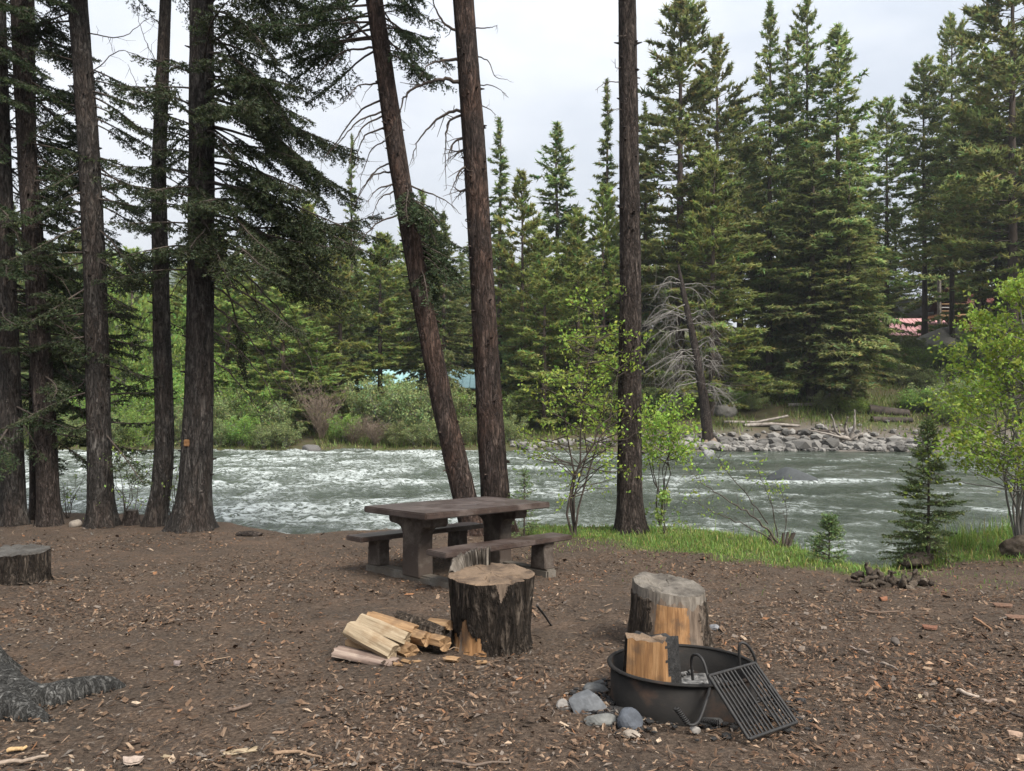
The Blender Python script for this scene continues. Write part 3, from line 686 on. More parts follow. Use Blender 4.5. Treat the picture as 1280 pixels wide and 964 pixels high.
far_tree('thin', 806, 124, 56, 'thin pale spire peeking out right of the bare dark trunk', FT, .9, var=1)
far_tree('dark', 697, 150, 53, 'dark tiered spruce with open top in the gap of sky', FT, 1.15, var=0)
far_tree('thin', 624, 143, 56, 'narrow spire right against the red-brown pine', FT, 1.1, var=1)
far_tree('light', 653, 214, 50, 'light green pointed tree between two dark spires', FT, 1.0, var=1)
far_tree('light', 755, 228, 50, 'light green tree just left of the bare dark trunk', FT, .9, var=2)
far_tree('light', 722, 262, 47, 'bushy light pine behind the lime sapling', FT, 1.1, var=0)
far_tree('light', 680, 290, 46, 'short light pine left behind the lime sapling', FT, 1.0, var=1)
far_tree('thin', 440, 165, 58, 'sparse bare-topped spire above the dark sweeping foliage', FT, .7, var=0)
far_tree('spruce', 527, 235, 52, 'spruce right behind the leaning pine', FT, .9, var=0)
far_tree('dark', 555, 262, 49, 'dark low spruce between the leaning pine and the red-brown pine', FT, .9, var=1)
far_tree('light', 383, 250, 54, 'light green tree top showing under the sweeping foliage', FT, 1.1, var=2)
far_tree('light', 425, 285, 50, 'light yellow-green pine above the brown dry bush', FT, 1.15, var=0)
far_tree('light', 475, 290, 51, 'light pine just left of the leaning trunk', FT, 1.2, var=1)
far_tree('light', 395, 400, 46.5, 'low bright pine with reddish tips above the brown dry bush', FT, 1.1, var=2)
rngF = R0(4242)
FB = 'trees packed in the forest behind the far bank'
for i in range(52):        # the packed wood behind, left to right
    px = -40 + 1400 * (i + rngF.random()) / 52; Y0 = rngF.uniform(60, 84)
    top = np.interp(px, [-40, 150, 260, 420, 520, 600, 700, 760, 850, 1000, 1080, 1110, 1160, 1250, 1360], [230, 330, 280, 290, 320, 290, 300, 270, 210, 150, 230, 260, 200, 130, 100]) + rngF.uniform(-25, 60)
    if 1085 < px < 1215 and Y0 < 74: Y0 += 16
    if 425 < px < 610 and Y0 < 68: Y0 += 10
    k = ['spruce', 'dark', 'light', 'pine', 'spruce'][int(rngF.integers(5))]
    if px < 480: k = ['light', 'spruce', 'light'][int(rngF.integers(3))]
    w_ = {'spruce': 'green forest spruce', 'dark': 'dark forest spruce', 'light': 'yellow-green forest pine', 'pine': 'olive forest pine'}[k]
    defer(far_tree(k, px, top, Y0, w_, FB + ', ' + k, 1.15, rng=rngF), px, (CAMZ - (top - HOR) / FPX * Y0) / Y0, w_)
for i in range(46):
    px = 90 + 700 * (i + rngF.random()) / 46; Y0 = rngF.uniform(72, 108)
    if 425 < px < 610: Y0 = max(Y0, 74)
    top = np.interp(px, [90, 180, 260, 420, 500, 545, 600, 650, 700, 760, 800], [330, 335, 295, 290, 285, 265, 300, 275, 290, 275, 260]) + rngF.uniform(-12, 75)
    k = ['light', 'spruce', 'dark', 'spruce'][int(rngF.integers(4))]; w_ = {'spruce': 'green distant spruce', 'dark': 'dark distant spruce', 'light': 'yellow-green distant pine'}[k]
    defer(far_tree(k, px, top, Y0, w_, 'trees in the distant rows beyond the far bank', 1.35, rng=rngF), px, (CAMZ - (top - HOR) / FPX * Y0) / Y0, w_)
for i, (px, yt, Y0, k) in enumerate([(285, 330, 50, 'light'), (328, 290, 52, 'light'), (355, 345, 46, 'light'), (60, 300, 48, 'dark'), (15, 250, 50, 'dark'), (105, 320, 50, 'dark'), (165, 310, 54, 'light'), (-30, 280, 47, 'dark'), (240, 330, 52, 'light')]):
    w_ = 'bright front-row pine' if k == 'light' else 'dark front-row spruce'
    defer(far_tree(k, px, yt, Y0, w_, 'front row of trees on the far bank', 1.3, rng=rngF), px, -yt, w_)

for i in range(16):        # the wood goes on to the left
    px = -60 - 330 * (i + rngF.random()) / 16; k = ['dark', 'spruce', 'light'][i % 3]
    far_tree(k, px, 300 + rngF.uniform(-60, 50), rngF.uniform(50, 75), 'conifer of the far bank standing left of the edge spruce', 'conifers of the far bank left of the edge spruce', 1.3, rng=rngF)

# ------------------------------------------------------------------ leafy shrubs
def leaves(mb, pos, rng, size, mi, up=.4, cvar=.2, asp=.6, droop=0.0):
    n = len(pos); d = unit(rng.normal(size=(n, 3)) + [0, 0, -droop]); nn = unit(np.cross(d, rng.normal(size=(n, 3))) + [0, 0, up]); s = unit(np.cross(d, nn)); l = size * rng.uniform(.6, 1.3, n)[:, None]
    V = np.stack([pos, pos + d * l * .5 + s * l * asp / 2 + nn * l * .08, pos + d * l, pos + d * l * .5 - s * l * asp / 2 + nn * l * .08], 1).reshape(-1, 3)
    i = np.arange(n)[:, None] * 4; f = np.concatenate([i + np.array([0, 1, 2]), i + np.array([0, 2, 3])])
    c = (1 + cvar * rng.normal(size=(n, 1))).clip(.5, 1.7) * np.stack([1 + .15 * rng.normal(size=n), np.ones(n), np.ones(n)], 1).clip(.5, 1.5)
    mb.add(V, f, mi, np.repeat(c, 4, 0))
def shrub(wood, crown, rng, base, h, spread, stems, leaf, nleaf, r0=.015, lean=(0, 0), twig_up=.4, first=.3, kids=9, bend=.15, mi=0, lmi=0, clump=.06, droop=0.0, kid_len=.35):
    base = np.asarray(base, float); pts = []
    for s in range(stems):
        a_ = rng.uniform(0, 6.28); rr = spread * rng.uniform(.25, 1); hh = h * rng.uniform(.7, 1.0)
        d = np.array([math.cos(a_) * rr + lean[0] * h, math.sin(a_) * rr + lean[1] * h, hh]); n = 7; t = np.linspace(0, 1, n)[:, None]
        b0 = base + np.array([math.cos(a_), math.sin(a_), 0]) * .04 * min(1, spread)
        p = b0 + d * t + np.array([math.cos(a_), math.sin(a_), 0]) * (bend * rr * (t - t * t) * -2); p[1:] += rng.normal(size=(n - 1, 3)) * .02 * h
        wood.tube(p, np.linspace(r0, .003, n) * rng.uniform(.7, 1.1), 5, mi)
        for k in range(kids):
            u = rng.uniform(first, 1); b_ = at_s(p, u); a2 = rng.uniform(0, 6.28); l = kid_len * h * (1.15 - u) * rng.uniform(.5, 1.2) + .05 * h
            e = b_ + unit(np.array([math.cos(a2), math.sin(a2), twig_up + rng.normal() * .3])) * l; mdl = (b_ + e) / 2 + rng.normal(size=3) * .06 * l
            wood.tube([b_, mdl, e], [r0 * .4, r0 * .3, .002], 4, mi)
            tw = rng.integers(2, 5)
            for _ in range(tw):
                v_ = rng.uniform(.3, 1); c0 = b_ + (e - b_) * v_; e2 = c0 + unit(rng.normal(size=3) + (e - b_) / max(l, .01) + [0, 0, .2]) * l * .4
                sticks(wood, c0[None], e2[None], max(.0015, r0 * .15), rng, mi); pts.append((c0, e2))
            pts.append((mdl, e))
        pts.append((p[-2], p[-1]))
    A = np.array([q[0] for q in pts]); B = np.array([q[1] for q in pts])
    i = rng.integers(0, len(A), nleaf); u = rng.uniform(.15, 1.08, nleaf)[:, None]
    pos = A[i] * (1 - u) + B[i] * u + rng.normal(size=(nleaf, 3)) * clump
    if nleaf: leaves(crown, pos, rng, leaf, lmi, droop=droop)
def shrub_thing(name, label, cat, base, h, spread, stems, leaf, nleaf, seed, lm='leaf_green', wm='twig', group=None, **k):
    rng = R0(seed); t = thing(name, label, cat, base, group); w, c = MB(), MB()
    shrub(w, c, rng, base, h, spread, stems, leaf, nleaf, **k)
    w.build('stem', M[wm], t)
    if nleaf: c.build('foliage', M[lm], t)['kind'] = 'stuff'
    return t
# far bank willows: a few kinds, copied
rngB = R0(31)
kinds = []
for i in range(4):
    kinds.append(shrub_thing('willow_bush', 'x', 'bush', (0, 0, 0), 3.2, 2.0, 11, .13, 5200, 300 + i, ['leaf_willow', 'leaf_green', 'leaf_willow', 'leaf_green'][i], 'grey_twig', kids=10, r0=.03, clump=.12, first=.15))
dry = shrub_thing('dry_bush', 'bare brown dry bush leaning over the far water edge', 'bush', (0, 0, 0), 3.0, 1.9, 34, .06, 0, 310, wm='brown_twig', kids=12, r0=.02, first=.2, twig_up=1.0)
def put(src, px, Y0, s, label, group=None, first=[]):
    X0 = (px - CX) / FPX * Y0; o = copy_tree(src); o.location = (X0, Y0, float(ground(X0, Y0)) - .1); o.scale = (s[0], s[0], s[1]); o.rotation_euler = (0, 0, rngB.uniform(0, 6.28))
    o['label'] = label
    if group: o['group'] = group
    return o
WB = 'leafy bushes lining the far water edge'
bushes = [(40, 44, 1, 1.0, 0), (110, 43.5, .9, 1, 1), (165, 44, 1, 1.1, 1), (222, 45, 1.1, 1.3, 1), (255, 43, .8, .9, 0), (290, 43.3, .9, .9, 0), (318, 44, .9, 1.0, 1), (345, 43.2, .8, .8, 2), (430, 43, .6, .55, 1), (460, 45, .9, 1.05, 2), (490, 44, 1, 1.15, 0), (520, 43.2, 1, 1.1, 2), (548, 44, .9, 1.0, 0), (575, 45, .9, .9, 2), (605, 44.5, .9, .9, 1), (640, 46, .8, .8, 0), (668, 48, .8, .9, 1), (735, 47, .7, .7, 2), (765, 49, .7, .7, 0), (200, 48, 1.2, 1.9, 3), (235, 52, 1.3, 2.3, 3), (180, 53, 1.3, 2.2, 1), (300, 50, 1.2, 1.4, 3), (-20, 45, 1.0, 1.1, 0), (275, 41.9, .55, .5, 0), (302, 42.1, .6, .6, 1), (330, 41.8, .5, .45, 2), (358, 42, .6, .5, 0), (495, 42.2, .55, .45, 2), (520, 41.9, .5, .4, 0), (548, 42.1, .6, .5, 2), (578, 42.2, .6, .5, 0), (608, 42.4, .6, .5, 2), (638, 42.8, .55, .5, 0), (20, 42.2, .6, .6, 0), (60, 42, .6, .6, 1), (92, 42.2, .6, .6, 2), (140, 42, .6, .6, 0), (182, 42, .7, .7, 1), (228, 42.2, .7, .7, 0), (252, 42, .5, .5, 2)]
bushes += [(140, 56, 2.0, 3.0, 3), (180, 58, 2.1, 3.4, 1), (215, 57, 2.0, 3.2, 3), (268, 56, 1.9, 2.9, 1), (310, 57, 1.9, 2.8, 3), (355, 55, 1.7, 2.3, 1), (95, 55, 1.9, 2.6, 1), (30, 55, 2.0, 2.8, 3), (200, 49, 1.5, 2.1, 1), (285, 47, 1.1, 1.5, 3), (160, 50, 1.7, 3.0, 3), (225, 51, 1.7, 3.1, 1), (110, 52, 1.6, 2.6, 3), (-60, 44, 1.1, 1.1, 0), (-110, 46, 1.3, 1.4, 1), (-170, 44, 1.2, 1.2, 2), (-240, 45, 1.4, 1.5, 3)]
for i, (px, Y0, a_, b_, k) in enumerate(bushes):
    w_ = ('tall green thicket' if b_ > 1.8 else 'fresh green bush') if k in (1, 3) else 'greyish willow bush'
    if Y0 < 42.6: w_ = 'low waterline ' + ('green bush' if k in (1, 3) else 'willow bush')
    defer(put(kinds[k], px, Y0, (a_, b_), w_, WB), px, b_ + .01 * Y0, w_)
put(dry, 402, 43.4, (1.15, 1.2), 'bare brown dry bush leaning over the far water edge')
put(dry, 440, 42.6, (.8, .55), 'low bare tangle beside the dry brown bush', None)
put(dry, 470, 42.4, (.9, .6), 'second low bare tangle, under the willow bushes', None)
US = 'low scrubby bushes on the rocky slope'
for i, (px, Y0, a_, k) in enumerate([(880, 52, .45, 2), (905, 55, .5, 0), (930, 51, .4, 2), (965, 56, .5, 1), (1000, 54, .4, 1), (1040, 52, .45, 0), (1080, 56, .5, 1), (1105, 59, .55, 1), (1140, 60, .45, 0), (1180, 57, .6, 1), (1215, 60, .6, 1), (1068, 47.5, .4, 1), (1195, 50, .55, 0), (1235, 54, .7, 1), (1160, 52, .5, 2), (1125, 53, .5, 2), (840, 47, .5, 2), (810, 49, .5, 0), (1090, 62, .5, 2), (950, 60, .6, 0), (1020, 60, .5, 1), (865, 50, .5, 1), (890, 58, .6, 1), (915, 49, .45, 1), (940, 48.5, .4, 2), (978, 50, .5, 0), (992, 58, .6, 1), (1030, 48, .4, 2), (1055, 58, .6, 1), (1075, 60, .6, 1), (1100, 54, .6, 1), (1120, 57, .5, 1), (1150, 56, .6, 1), (1170, 48, .6, 2), (1200, 46, .6, 1), (1225, 48, .8, 0), (1145, 48.5, .5, 1)]):
    defer(put(kinds[k], px, Y0, (a_ * 1.5, a_ * 1.0), 'scrub bush', US), px, Y0, 'far-slope scrub bush')
for o in kinds + [dry]:
    for ch in list(o.children): bpy.data.objects.remove(ch)
    bpy.data.objects.remove(o)

# lime shrubs of the near bank
b0 = P(716, 664, 11.9); b0[2] = near_z(b0[0], b0[1])
shrub_thing('lime_sapling', 'tall airy sapling with lime leaves behind the bench, thin dark stems', 'sapling', b0, 4.0, .95, 5, .062, 2500, 401, 'leaf_lime', 'twig', r0=.024, first=.2, kids=19, clump=.035, kid_len=.26, bend=.35)
b0 = P(826, 640, 12.9); b0[2] = near_z(b0[0], b0[1])
shrub_thing('lime_bush', 'dense bright lime bush just right of the bare dark trunk', 'bush', b0, 2.35, .62, 6, .065, 2200, 402, 'leaf_lime', 'twig', r0=.014, first=.6, kids=12, clump=.05, kid_len=.40, lean=(.06, 0))
b0 = G(830, 668); shrub_thing('leafy_shoot', 'small dark-green leafy shoot at the foot of the bare dark trunk', 'plant', b0, .85, .16, 3, .06, 330, 403, 'leaf_green', 'twig', r0=.007, first=.1, kids=7, clump=.025)
b0 = G(1236, 690)
shrub_thing('lime_willow', 'big bright lime willow at the right edge, several pale stems', 'bush', P(1275, 690, 10.2) * [1, 1, 0] + [0, 0, float(near_z(P(1275, 690, 10.2)[0], 10.2))], 4.05, .85, 10, .062, 14500, 404, 'leaf_lime', 'grey_twig', r0=.022, first=.22, kids=17, clump=.04, kid_len=.36)
b0 = G(1070, 708)
shrub_thing('leafy_shoot', 'light wispy leafy shoot beside the dip to the water', 'plant', b0, .7, .25, 5, .05, 260, 405, 'leaf_lime', 'twig', r0=.005, first=.2, kids=6, clump=.03)
for i, (px, py, h_, nl_, lab) in enumerate([(160, 655, 1.5, 200, 'sparse leggy shrub between the rust-barked spruce and the curved trunk'), (215, 655, 1.3, 160, 'sparse leggy shrub growing at the foot of the thickest spruce'), (85, 648, .9, 90, 'sparse twiggy shrub between the left-hand trunks'), (196, 652, .35, 120, 'leafy sprig at the curved trunk foot')]):
    b0 = G(px, py); shrub_thing('leggy_shrub', lab, 'shrub', b0, h_, .45 * h_, 6, .05, nl_, 420 + i, 'leaf_green', 'twig', r0=.009, first=.2, kids=7, clump=.04)
# arching bare shrub with a cluster of cut stems
b0 = G(976, 684); t = thing('bare_shrub', 'nearly bare arching shrub with cut stub cluster at the water edge', 'shrub', b0); rng = R0(431); w, c = MB(), MB()
for pl, rr in (([(976, 684), (955, 655), (920, 632), (880, 606), (862, 588)], .02), ([(974, 680), (930, 655), (890, 640), (862, 620)], .011), ([(972, 672), (965, 630), (952, 600), (945, 580)], .009), ([(960, 655), (930, 615), (905, 585), (893, 565)], .010), ([(978, 682), (985, 640), (975, 610)], .007)):
    pp = [P(x, y, b0[1] - .04 * i) for i, (x, y) in enumerate(pl)]; bare_branch(w, rng, pp, rr, .003, 8, .35, 5, hang=-.2)
    q = np.array(pp[2:]); n = 60; i = rng.integers(0, len(q), n); leaves(c, q[i] + rng.normal(size=(n, 3)) * .10, rng, .045, 0)
for k in range(7):
    a_ = rng.uniform(-.25, .25); w.tube([b0 + [a_ * .4, rng.uniform(-.05, .05), -.05], b0 + [a_, 0, rng.uniform(.1, .22)]], [.022, .018], 6)
w.build('stem', M['twig'], t); c.build('foliage', M['leaf_lime'], t)['kind'] = 'stuff'

def small_spruce(name, label, base, H, Rb, seed, n, dens=1.0, nl=.036, nw=.012, step=.010, mat='needle_young', cb=.04, e_lo=-.15, e_hi=.7):
    rng = R0(seed); t = thing(name, label, 'young spruce', base); w = MB(); w.tube([base + [0, 0, -.05], base + [.01, 0, H * .5], base + [0, .01, H]], [.006 + .010 * H, .006 + .005 * H, .003], 7); w.build('trunk', M['twig'], t)
    mb = MB()
    for i in range(n):
        u = cb + (1 - cb) * ((i + rng.random()) / n); Ln = Rb * ((1 - u) ** .85 + .06) * rng.uniform(.65, 1.1)
        spruce_branch(mb, rng, base + [0, 0, H * u], rng.uniform(0, 6.28), Ln, e_lo + (e_hi - e_lo) * u, .25, .3, .12, .003 + .005 * Ln, dens, step, nl, nw, .1)
    needles(mb, base[None] + [0, 0, H * .9], np.array([[0, 0, 1.]]), np.array([H * .14]), rng, .006, nl, nw, 1)
    mb.build('crown', [M['twig'], M[mat]], t)
small_spruce('young_spruce', 'open young spruce by the water, taller than its seedling neighbours', G(1160, 702), 1.95, .60, 501, 100, .95, .045, .016)
small_spruce('spruce_seedling', 'small dense bluish spruce seedling in the grass', G(1036, 704), .58, .30, 502, 46, .9, .04, .013, e_lo=.2, e_hi=1.1)
small_spruce('spruce_seedling', 'thin spruce seedling just behind the picnic bench', P(655, 663, 11.7) * [1, 1, 0] + [0, 0, float(near_z(*P(655, 663, 11.7)[:2]))], 1.05, .36, 503, 36, .8)

# grey dead snag across the river
S0 = 43.0; X0 = (886 - CX) / FPX * S0; b0 = np.array([X0, S0, float(ground(X0, S0)) - .1])
t = thing('dead_snag', 'leaning dead tree with a tangle of pale drooping branches across the river', 'tree', b0); rng = R0(601)
mb = MB(); mb.tube([b0, P(880, 500, S0), P(868, 430, S0), P(852, 355, S0), P(848, 330, S0)], [.36, .28, .22, .15, .05], 12); mb.build('trunk', M['bark_dark'], t)
for k in range(5):
    a_ = rng.uniform(0, 6.28); mb = MB(); e = b0 + [math.cos(a_) * 1.5, -abs(math.sin(a_)) * 1.0, -.35]; mb.tube([b0 + [0, 0, .5], (b0 + e) / 2 + [0, 0, .15], e], [.16, .1, .04], 6); mb.build('root', M['brown_twig'], t)
for k in range(44):
    u = rng.random(); y = 345 + 150 * u; xt = np.interp(y, [300, 350, 430, 500], [842, 852, 868, 880]); sgn = -1 if rng.random() < .62 else 1
    L_ = rng.uniform(30, 72) if sgn < 0 else rng.uniform(20, 45)
    p0 = P(xt, y, S0); dy = rng.uniform(-2, 1.5)
    p1 = P(xt + sgn * L_ * .5, y - L_ * .10 + rng.uniform(-14, 16), S0 + dy * .5); p2 = P(xt + sgn * L_, y + L_ * rng.uniform(.0, 1.0), S0 + dy)
    mb = MB(); bare_branch(mb, rng, [p0, p1, p2], .034, .010, 12, 1.3, 4, hang=.5); mb.build('dead_branch', M['grey_twig'], t)

# ------------------------------------------------------------------ rocks
def rock_mesh(seed, sub=2, sq=.25, flat=.7):
    bm = bmesh.new(); bmesh.ops.create_icosphere(bm, subdivisions=sub, radius=1)
    v = np.array([q.co[:] for q in bm.verts]); rng = R0(seed)
    for _ in range(7):          # chop facets
        n = unit(rng.normal(size=3)); d = rng.uniform(.55, .9); k = v @ n; v = v - np.where(k > d, k - d, 0)[:, None] * n * .85
    v *= 1 + sq * (fbm(v[:, 0] * 1.5 + seed, v[:, 1] * 1.5, v[:, 2] * 1.5, 3, seed)[:, None] - .5)
    v[:, 2] *= flat
    f = np.array([[q.index for q in x.verts] for x in bm.faces]); bm.free()
    return v, f
ROCK = [rock_mesh(700 + i, 2) for i in range(8)]; ROCKS = [rock_mesh(750 + i, 1) for i in range(8)]
def rock(name, label, px, py, w, h, col, seed, d=1.0, group=None, sink=.25, Y0=None, cat='rock', smooth=True, zc=None):
    rng = R0(seed)
    b0 = G(px, py) if Y0 is None else np.array([(px - CX) / FPX * Y0, Y0, float(ground((px - CX) / FPX * Y0, Y0))])
    v, f = rock_mesh(seed, 3, .3, 1.0)
    v = v * np.array([w / 2, w / 2 * d, h / 2]); a_ = rng.uniform(-.5, .5); R_ = np.array([[math.cos(a_), -math.sin(a_), 0], [math.sin(a_), math.cos(a_), 0], [0, 0, 1]]); v = v @ R_.T
    if zc is not None: b0[2] = zc; sink = .5
    v = v + b0 + [0, 0, h * (.5 - sink)]
    mb = MB(); mb.add(v, f, 0, np.asarray(col) * (1 + .2 * (fbm(v[:, 0] * 9, v[:, 1] * 9, v[:, 2] * 9, 3, seed)[:, None] - .5)), smooth); o = mb.build(name, M['stone'], None, origin=b0); return tag(o, label, cat, group)
rock('stone', 'pale rounded stone beside the rust-barked spruce', 94, 658, .24, .17, (.22, .19, .16), 801)
rock('stone', 'dark round stone lying alone on the litter at right', 1119, 806, .085, .075, (.085, .07, .06), 802)
RS = 'stones around the fire ring'
for i, (px, py, w, h, d, col, lab) in enumerate([(733, 887, .27, .15, .8, (.11, .115, .122), 'largest pale grey stone left of the fire ring'), (786, 910, .155, .14, .9, (.07, .077, .09), 'blue-grey block stone in front of the fire ring'), (749, 904, .19, .07, .7, (.13, .13, .122), 'flat grey stone between the blue-grey block and largest stone'), (744, 866, .16, .07, .8, (.11, .11, .108), 'flat stone at the back of the stone group'), (706, 887, .10, .08, .8, (.25, .23, .21), 'pale chip of stone at the left end'), (869, 917, .065, .05, .8, (.27, .25, .23), 'small white pebble below the coil handle'), (748, 858, .13, .05, .7, (.09, .09, .09), 'dark sooty stone furthest back beside the ring'), (884, 905, .17, .08, .8, (.07, .068, .066), 'dark stone under the lower edge of the grate'), (790, 921, .12, .04, .7, (.26, .22, .18), 'flat tan flake under the blue-grey block')]):
    rock('stone', lab, px, py, w, h, col, 810 + i, d, RS, .22, smooth=False)
rock('stone', 'small grey stone behind the rear stump right of the fire ring', 892, 787, .10, .06, (.17, .17, .18), 830)
rock('boulder', 'big grey boulder in the rapids with white water around', 990, 0, 1.75, 1.0, (.055, .06, .062), 841, .8, None, 0, Y0=26.0, cat='boulder', smooth=True, zc=-1.32)
rock('boulder', 'small pale boulder at the far water edge below the dry bush', 388, 0, 1.1, .7, (.11, .105, .10), 842, .7, None, 0, Y0=40.2, cat='boulder', zc=-1.22)
rock('boulder', 'small pale boulder in the water right of the bare dark trunk', 885, 0, .9, .55, (.2, .2, .2), 843, .7, None, 0, Y0=38, cat='boulder', zc=-1.28)
rock('boulder', 'big pale boulder on the slope beside the dead snag', 905, 0, 1.7, 1.2, (.12, .115, .105), 844, .8, None, .3, Y0=47.5, cat='boulder', smooth=False)
rock('rock_outcrop', 'grey gravelly outcrop on the slope below the red cabin', 1180, 0, 4.6, 2.6, (.25, .235, .215), 845, .8, None, .35, Y0=62, cat='outcrop')
rngR = R0(90)
mbs = MB(); nind = 0
for i in range(1900):
    px = rngR.uniform(640, 1165) if i % 4 else rngR.uniform(860, 1130); t_ = abs(rngR.normal()) * 1.45 + .1
    Yr = FARY + t_ + .3; Xr = (px - CX) / FPX * Yr; zr = float(ground(Xr, Yr))
    if px < 860 and (t_ > 2 or i % 3): continue
    s = rngR.gamma(1.6, .085) + .04; v, f = ROCKS[int(rngR.integers(8))]; a_ = rngR.uniform(0, 6.28); c_, s_ = math.cos(a_), math.sin(a_)
    v = (v * [1, rngR.uniform(.6, 1), rngR.uniform(.6, 1)]) @ np.array([[c_, s_, 0], [-s_, c_, 0], [0, 0, 1]]) * s
    g_ = rngR.uniform(.07, .25); col = np.array([g_ * 1.02, g_ * .97, g_ * .90])
    if s > .28 and nind < 90 and px > 850:
        mb = MB(); b0 = np.array([Xr, Yr, zr]); mb.add(v + b0 + [0, 0, s * .3], f, 0, col); o = mb.build('river_rock', M['stone'], None, origin=b0)
        tag(o, 'pale angular rock lying on the rubble shore of the far bank', 'rock', 'larger rocks on the rubble shore'); nind += 1
    else: mbs.add(v + [Xr, Yr, zr + s * .3], f, 0, col)
tag(mbs.build('shore_rubble', M['stone']), 'pale angular rubble along the far shore', 'rubble', kind='stuff')
# logs and roots over the rubble shore
DW = simple('driftwood', [(.3, (.12, .10, .085)), (.7, (.32, .29, .26))], 5, (1, 1, 1)); DK = simple('dark_log', [(.3, (.02, .017, .015)), (.7, (.075, .06, .05))], 4)
for i, (pl, Y0, r, mt, lab) in enumerate([([(1085, 512), (1108, 516), (1135, 518)], 47.5, .36, DK, 'big dark log lying on the shore under the slope'), ([(1090, 528), (1120, 530), (1140, 525)], 46.2, .22, DK, 'second dark log under the biggest one'), ([(905, 545), (945, 528), (985, 520)], 46, .10, DW, 'thin pale pole leaning up the rubble'), ([(930, 538), (965, 530), (1000, 534)], 45.5, .12, DW, 'grey drift pole lying across the rubble'), ([(985, 543), (1030, 541), (1070, 540)], 44.5, .13, DK, 'dark drift pole near the water'), ([(985, 520), (1020, 505), (1060, 478), (1085, 455)], 49, .12, DW, 'dead fallen trunk slanting down the slope')]):
    pts = np.array([P(x, y, Y0) for x, y in pl]); pts[:, 2] = np.maximum(pts[:, 2], ground(pts[:, 0], pts[:, 1]) + r * .4)
    mb = MB(); mb.tube(pts, np.linspace(r, r * .7, len(pts)), 10); t = mb.build('driftwood_log', mt, None, origin=pts[0]); tag(t, lab, 'log')
b0 = P(1062, 556, 43); b0[2] = float(ground(b0[0], 43)) + .2; t = thing('root_wad', 'bleached root wad with crooked arms at the far waterline', 'driftwood', b0); rng = R0(95)
for k in range(10):
    a_ = rng.uniform(-.5, 3.6); d = np.array([math.cos(a_), -.3, abs(math.sin(a_)) * .8]); mb = MB(); L_ = rng.uniform(.8, 2.2); bare_branch(mb, rng, [b0, b0 + d * L_ * .5 + rng.normal(size=3) * .15, b0 + d * L_ + rng.normal(size=3) * .3], .13, .03, 2, .5, 6); mb.build('root', DW, t)

# ------------------------------------------------------------------ picnic table (frame fitted to the slope)
TY = .772; TS = .045; TO = np.array([-.627, 8.856, -.51])
tu = np.array([math.cos(TY), math.sin(TY), -TS * math.sin(TY)]); tu /= np.linalg.norm(tu)
tn_ = unit(np.array([0, TS, 1.0])); tv = np.cross(tn_, tu)
TM = Matrix(((tu[0], tv[0], tn_[0], TO[0]), (tu[1], tv[1], tn_[1], TO[1]), (tu[2], tv[2], tn_[2], TO[2]), (0, 0, 0, 1)))
def paint_mat():
    m, nt, b = newmat('brown_paint', .5, .4); v = mapping(nt)
    n1 = noise(nt, v, 3, 6, .65); n2 = noise(nt, v, 30, 5, .65)
    c = ramp(nt, n2, [(.3, (.026, .017, .014)), (.7, (.054, .036, .029))])
    c = mixc(nt, ramp(nt, n1, [(.46, (0, 0, 0)), (.66, (.8, .8, .8))]), c, (.105, .083, .073))
    c = mixc(nt, ramp(nt, n2, [(.66, (0, 0, 0)), (.74, (.7, .7, .7))]), c, (.20, .17, .155))
    nt.links.new(c, b.inputs['Base Color']); nt.links.new(math_(nt, 'MULTIPLY_ADD', n1, .5, .22), b.inputs['Roughness']); bump(nt, b, n2, .25, .006); return m
def concrete_mat(name, base, paint):
    m, nt, b = newmat(name, .9, .2); v = mapping(nt)
    n1 = noise(nt, v, 3.5, 6, .65); n2 = noise(nt, v, 45, 5, .65)
    c = ramp(nt, n2, [(.3, tuple(x * .7 for x in base)), (.7, tuple(x * 1.15 for x in base))])
    c = mixc(nt, ramp(nt, n1, [(.32, (0, 0, 0)), (.54, (.85, .85, .85))]), c, paint)
    nt.links.new(c, b.inputs['Base Color']); bump(nt, b, n2, .4, .008); return m
M['paint'] = paint_mat()
M['conc'] = concrete_mat('stained_concrete', (.155, .133, .112), (.036, .025, .020))
M['conc_raw'] = concrete_mat('raw_concrete', (.165, .15, .13), (.085, .07, .055))
T = thing('picnic_table', 'brown painted concrete picnic table with two attached benches', 'picnic table', (0, 0, 0)); T['_o'] = [0, 0, 0]
T.matrix_world = TM
def slab(name, lo, hi, mat, parent, ch=.012, dents=True, seed=0):
    mb = MB(); lo = np.array(lo, float); hi = np.array(hi, float)
    bm = bmesh.new(); bmesh.ops.create_cube(bm, size=1)
    for v in bm.verts: v.co = Vector([(lo[k] + hi[k]) / 2 + v.co[k] * (hi[k] - lo[k]) for k in range(3)])
    bmesh.ops.bevel(bm, geom=bm.edges[:], offset=ch, segments=2, affect='EDGES')
    bmesh.ops.subdivide_edges(bm, edges=[e for e in bm.edges if e.calc_length() > .3], cuts=24, use_grid_fill=True)
    for v in bm.verts:
        n = float(fbm(v.co.x * 6 + seed, v.co.y * 6, v.co.z * 6, 3, 3)) - .5; v.co.z += n * .003; v.co.y += n * .006
    mb.bm(bm); return mb.build(name, mat, parent)
slab('tabletop', (-.96, -.586, .715), (.96, .586, .788), M['paint'], T)
for sgn in (-1, 1):
    slab('bench_seat', (-.976, sgn * .772 - .165, .362), (.976, sgn * .772 + .165, .42), M['paint'], T, .01, seed=5 + sgn)
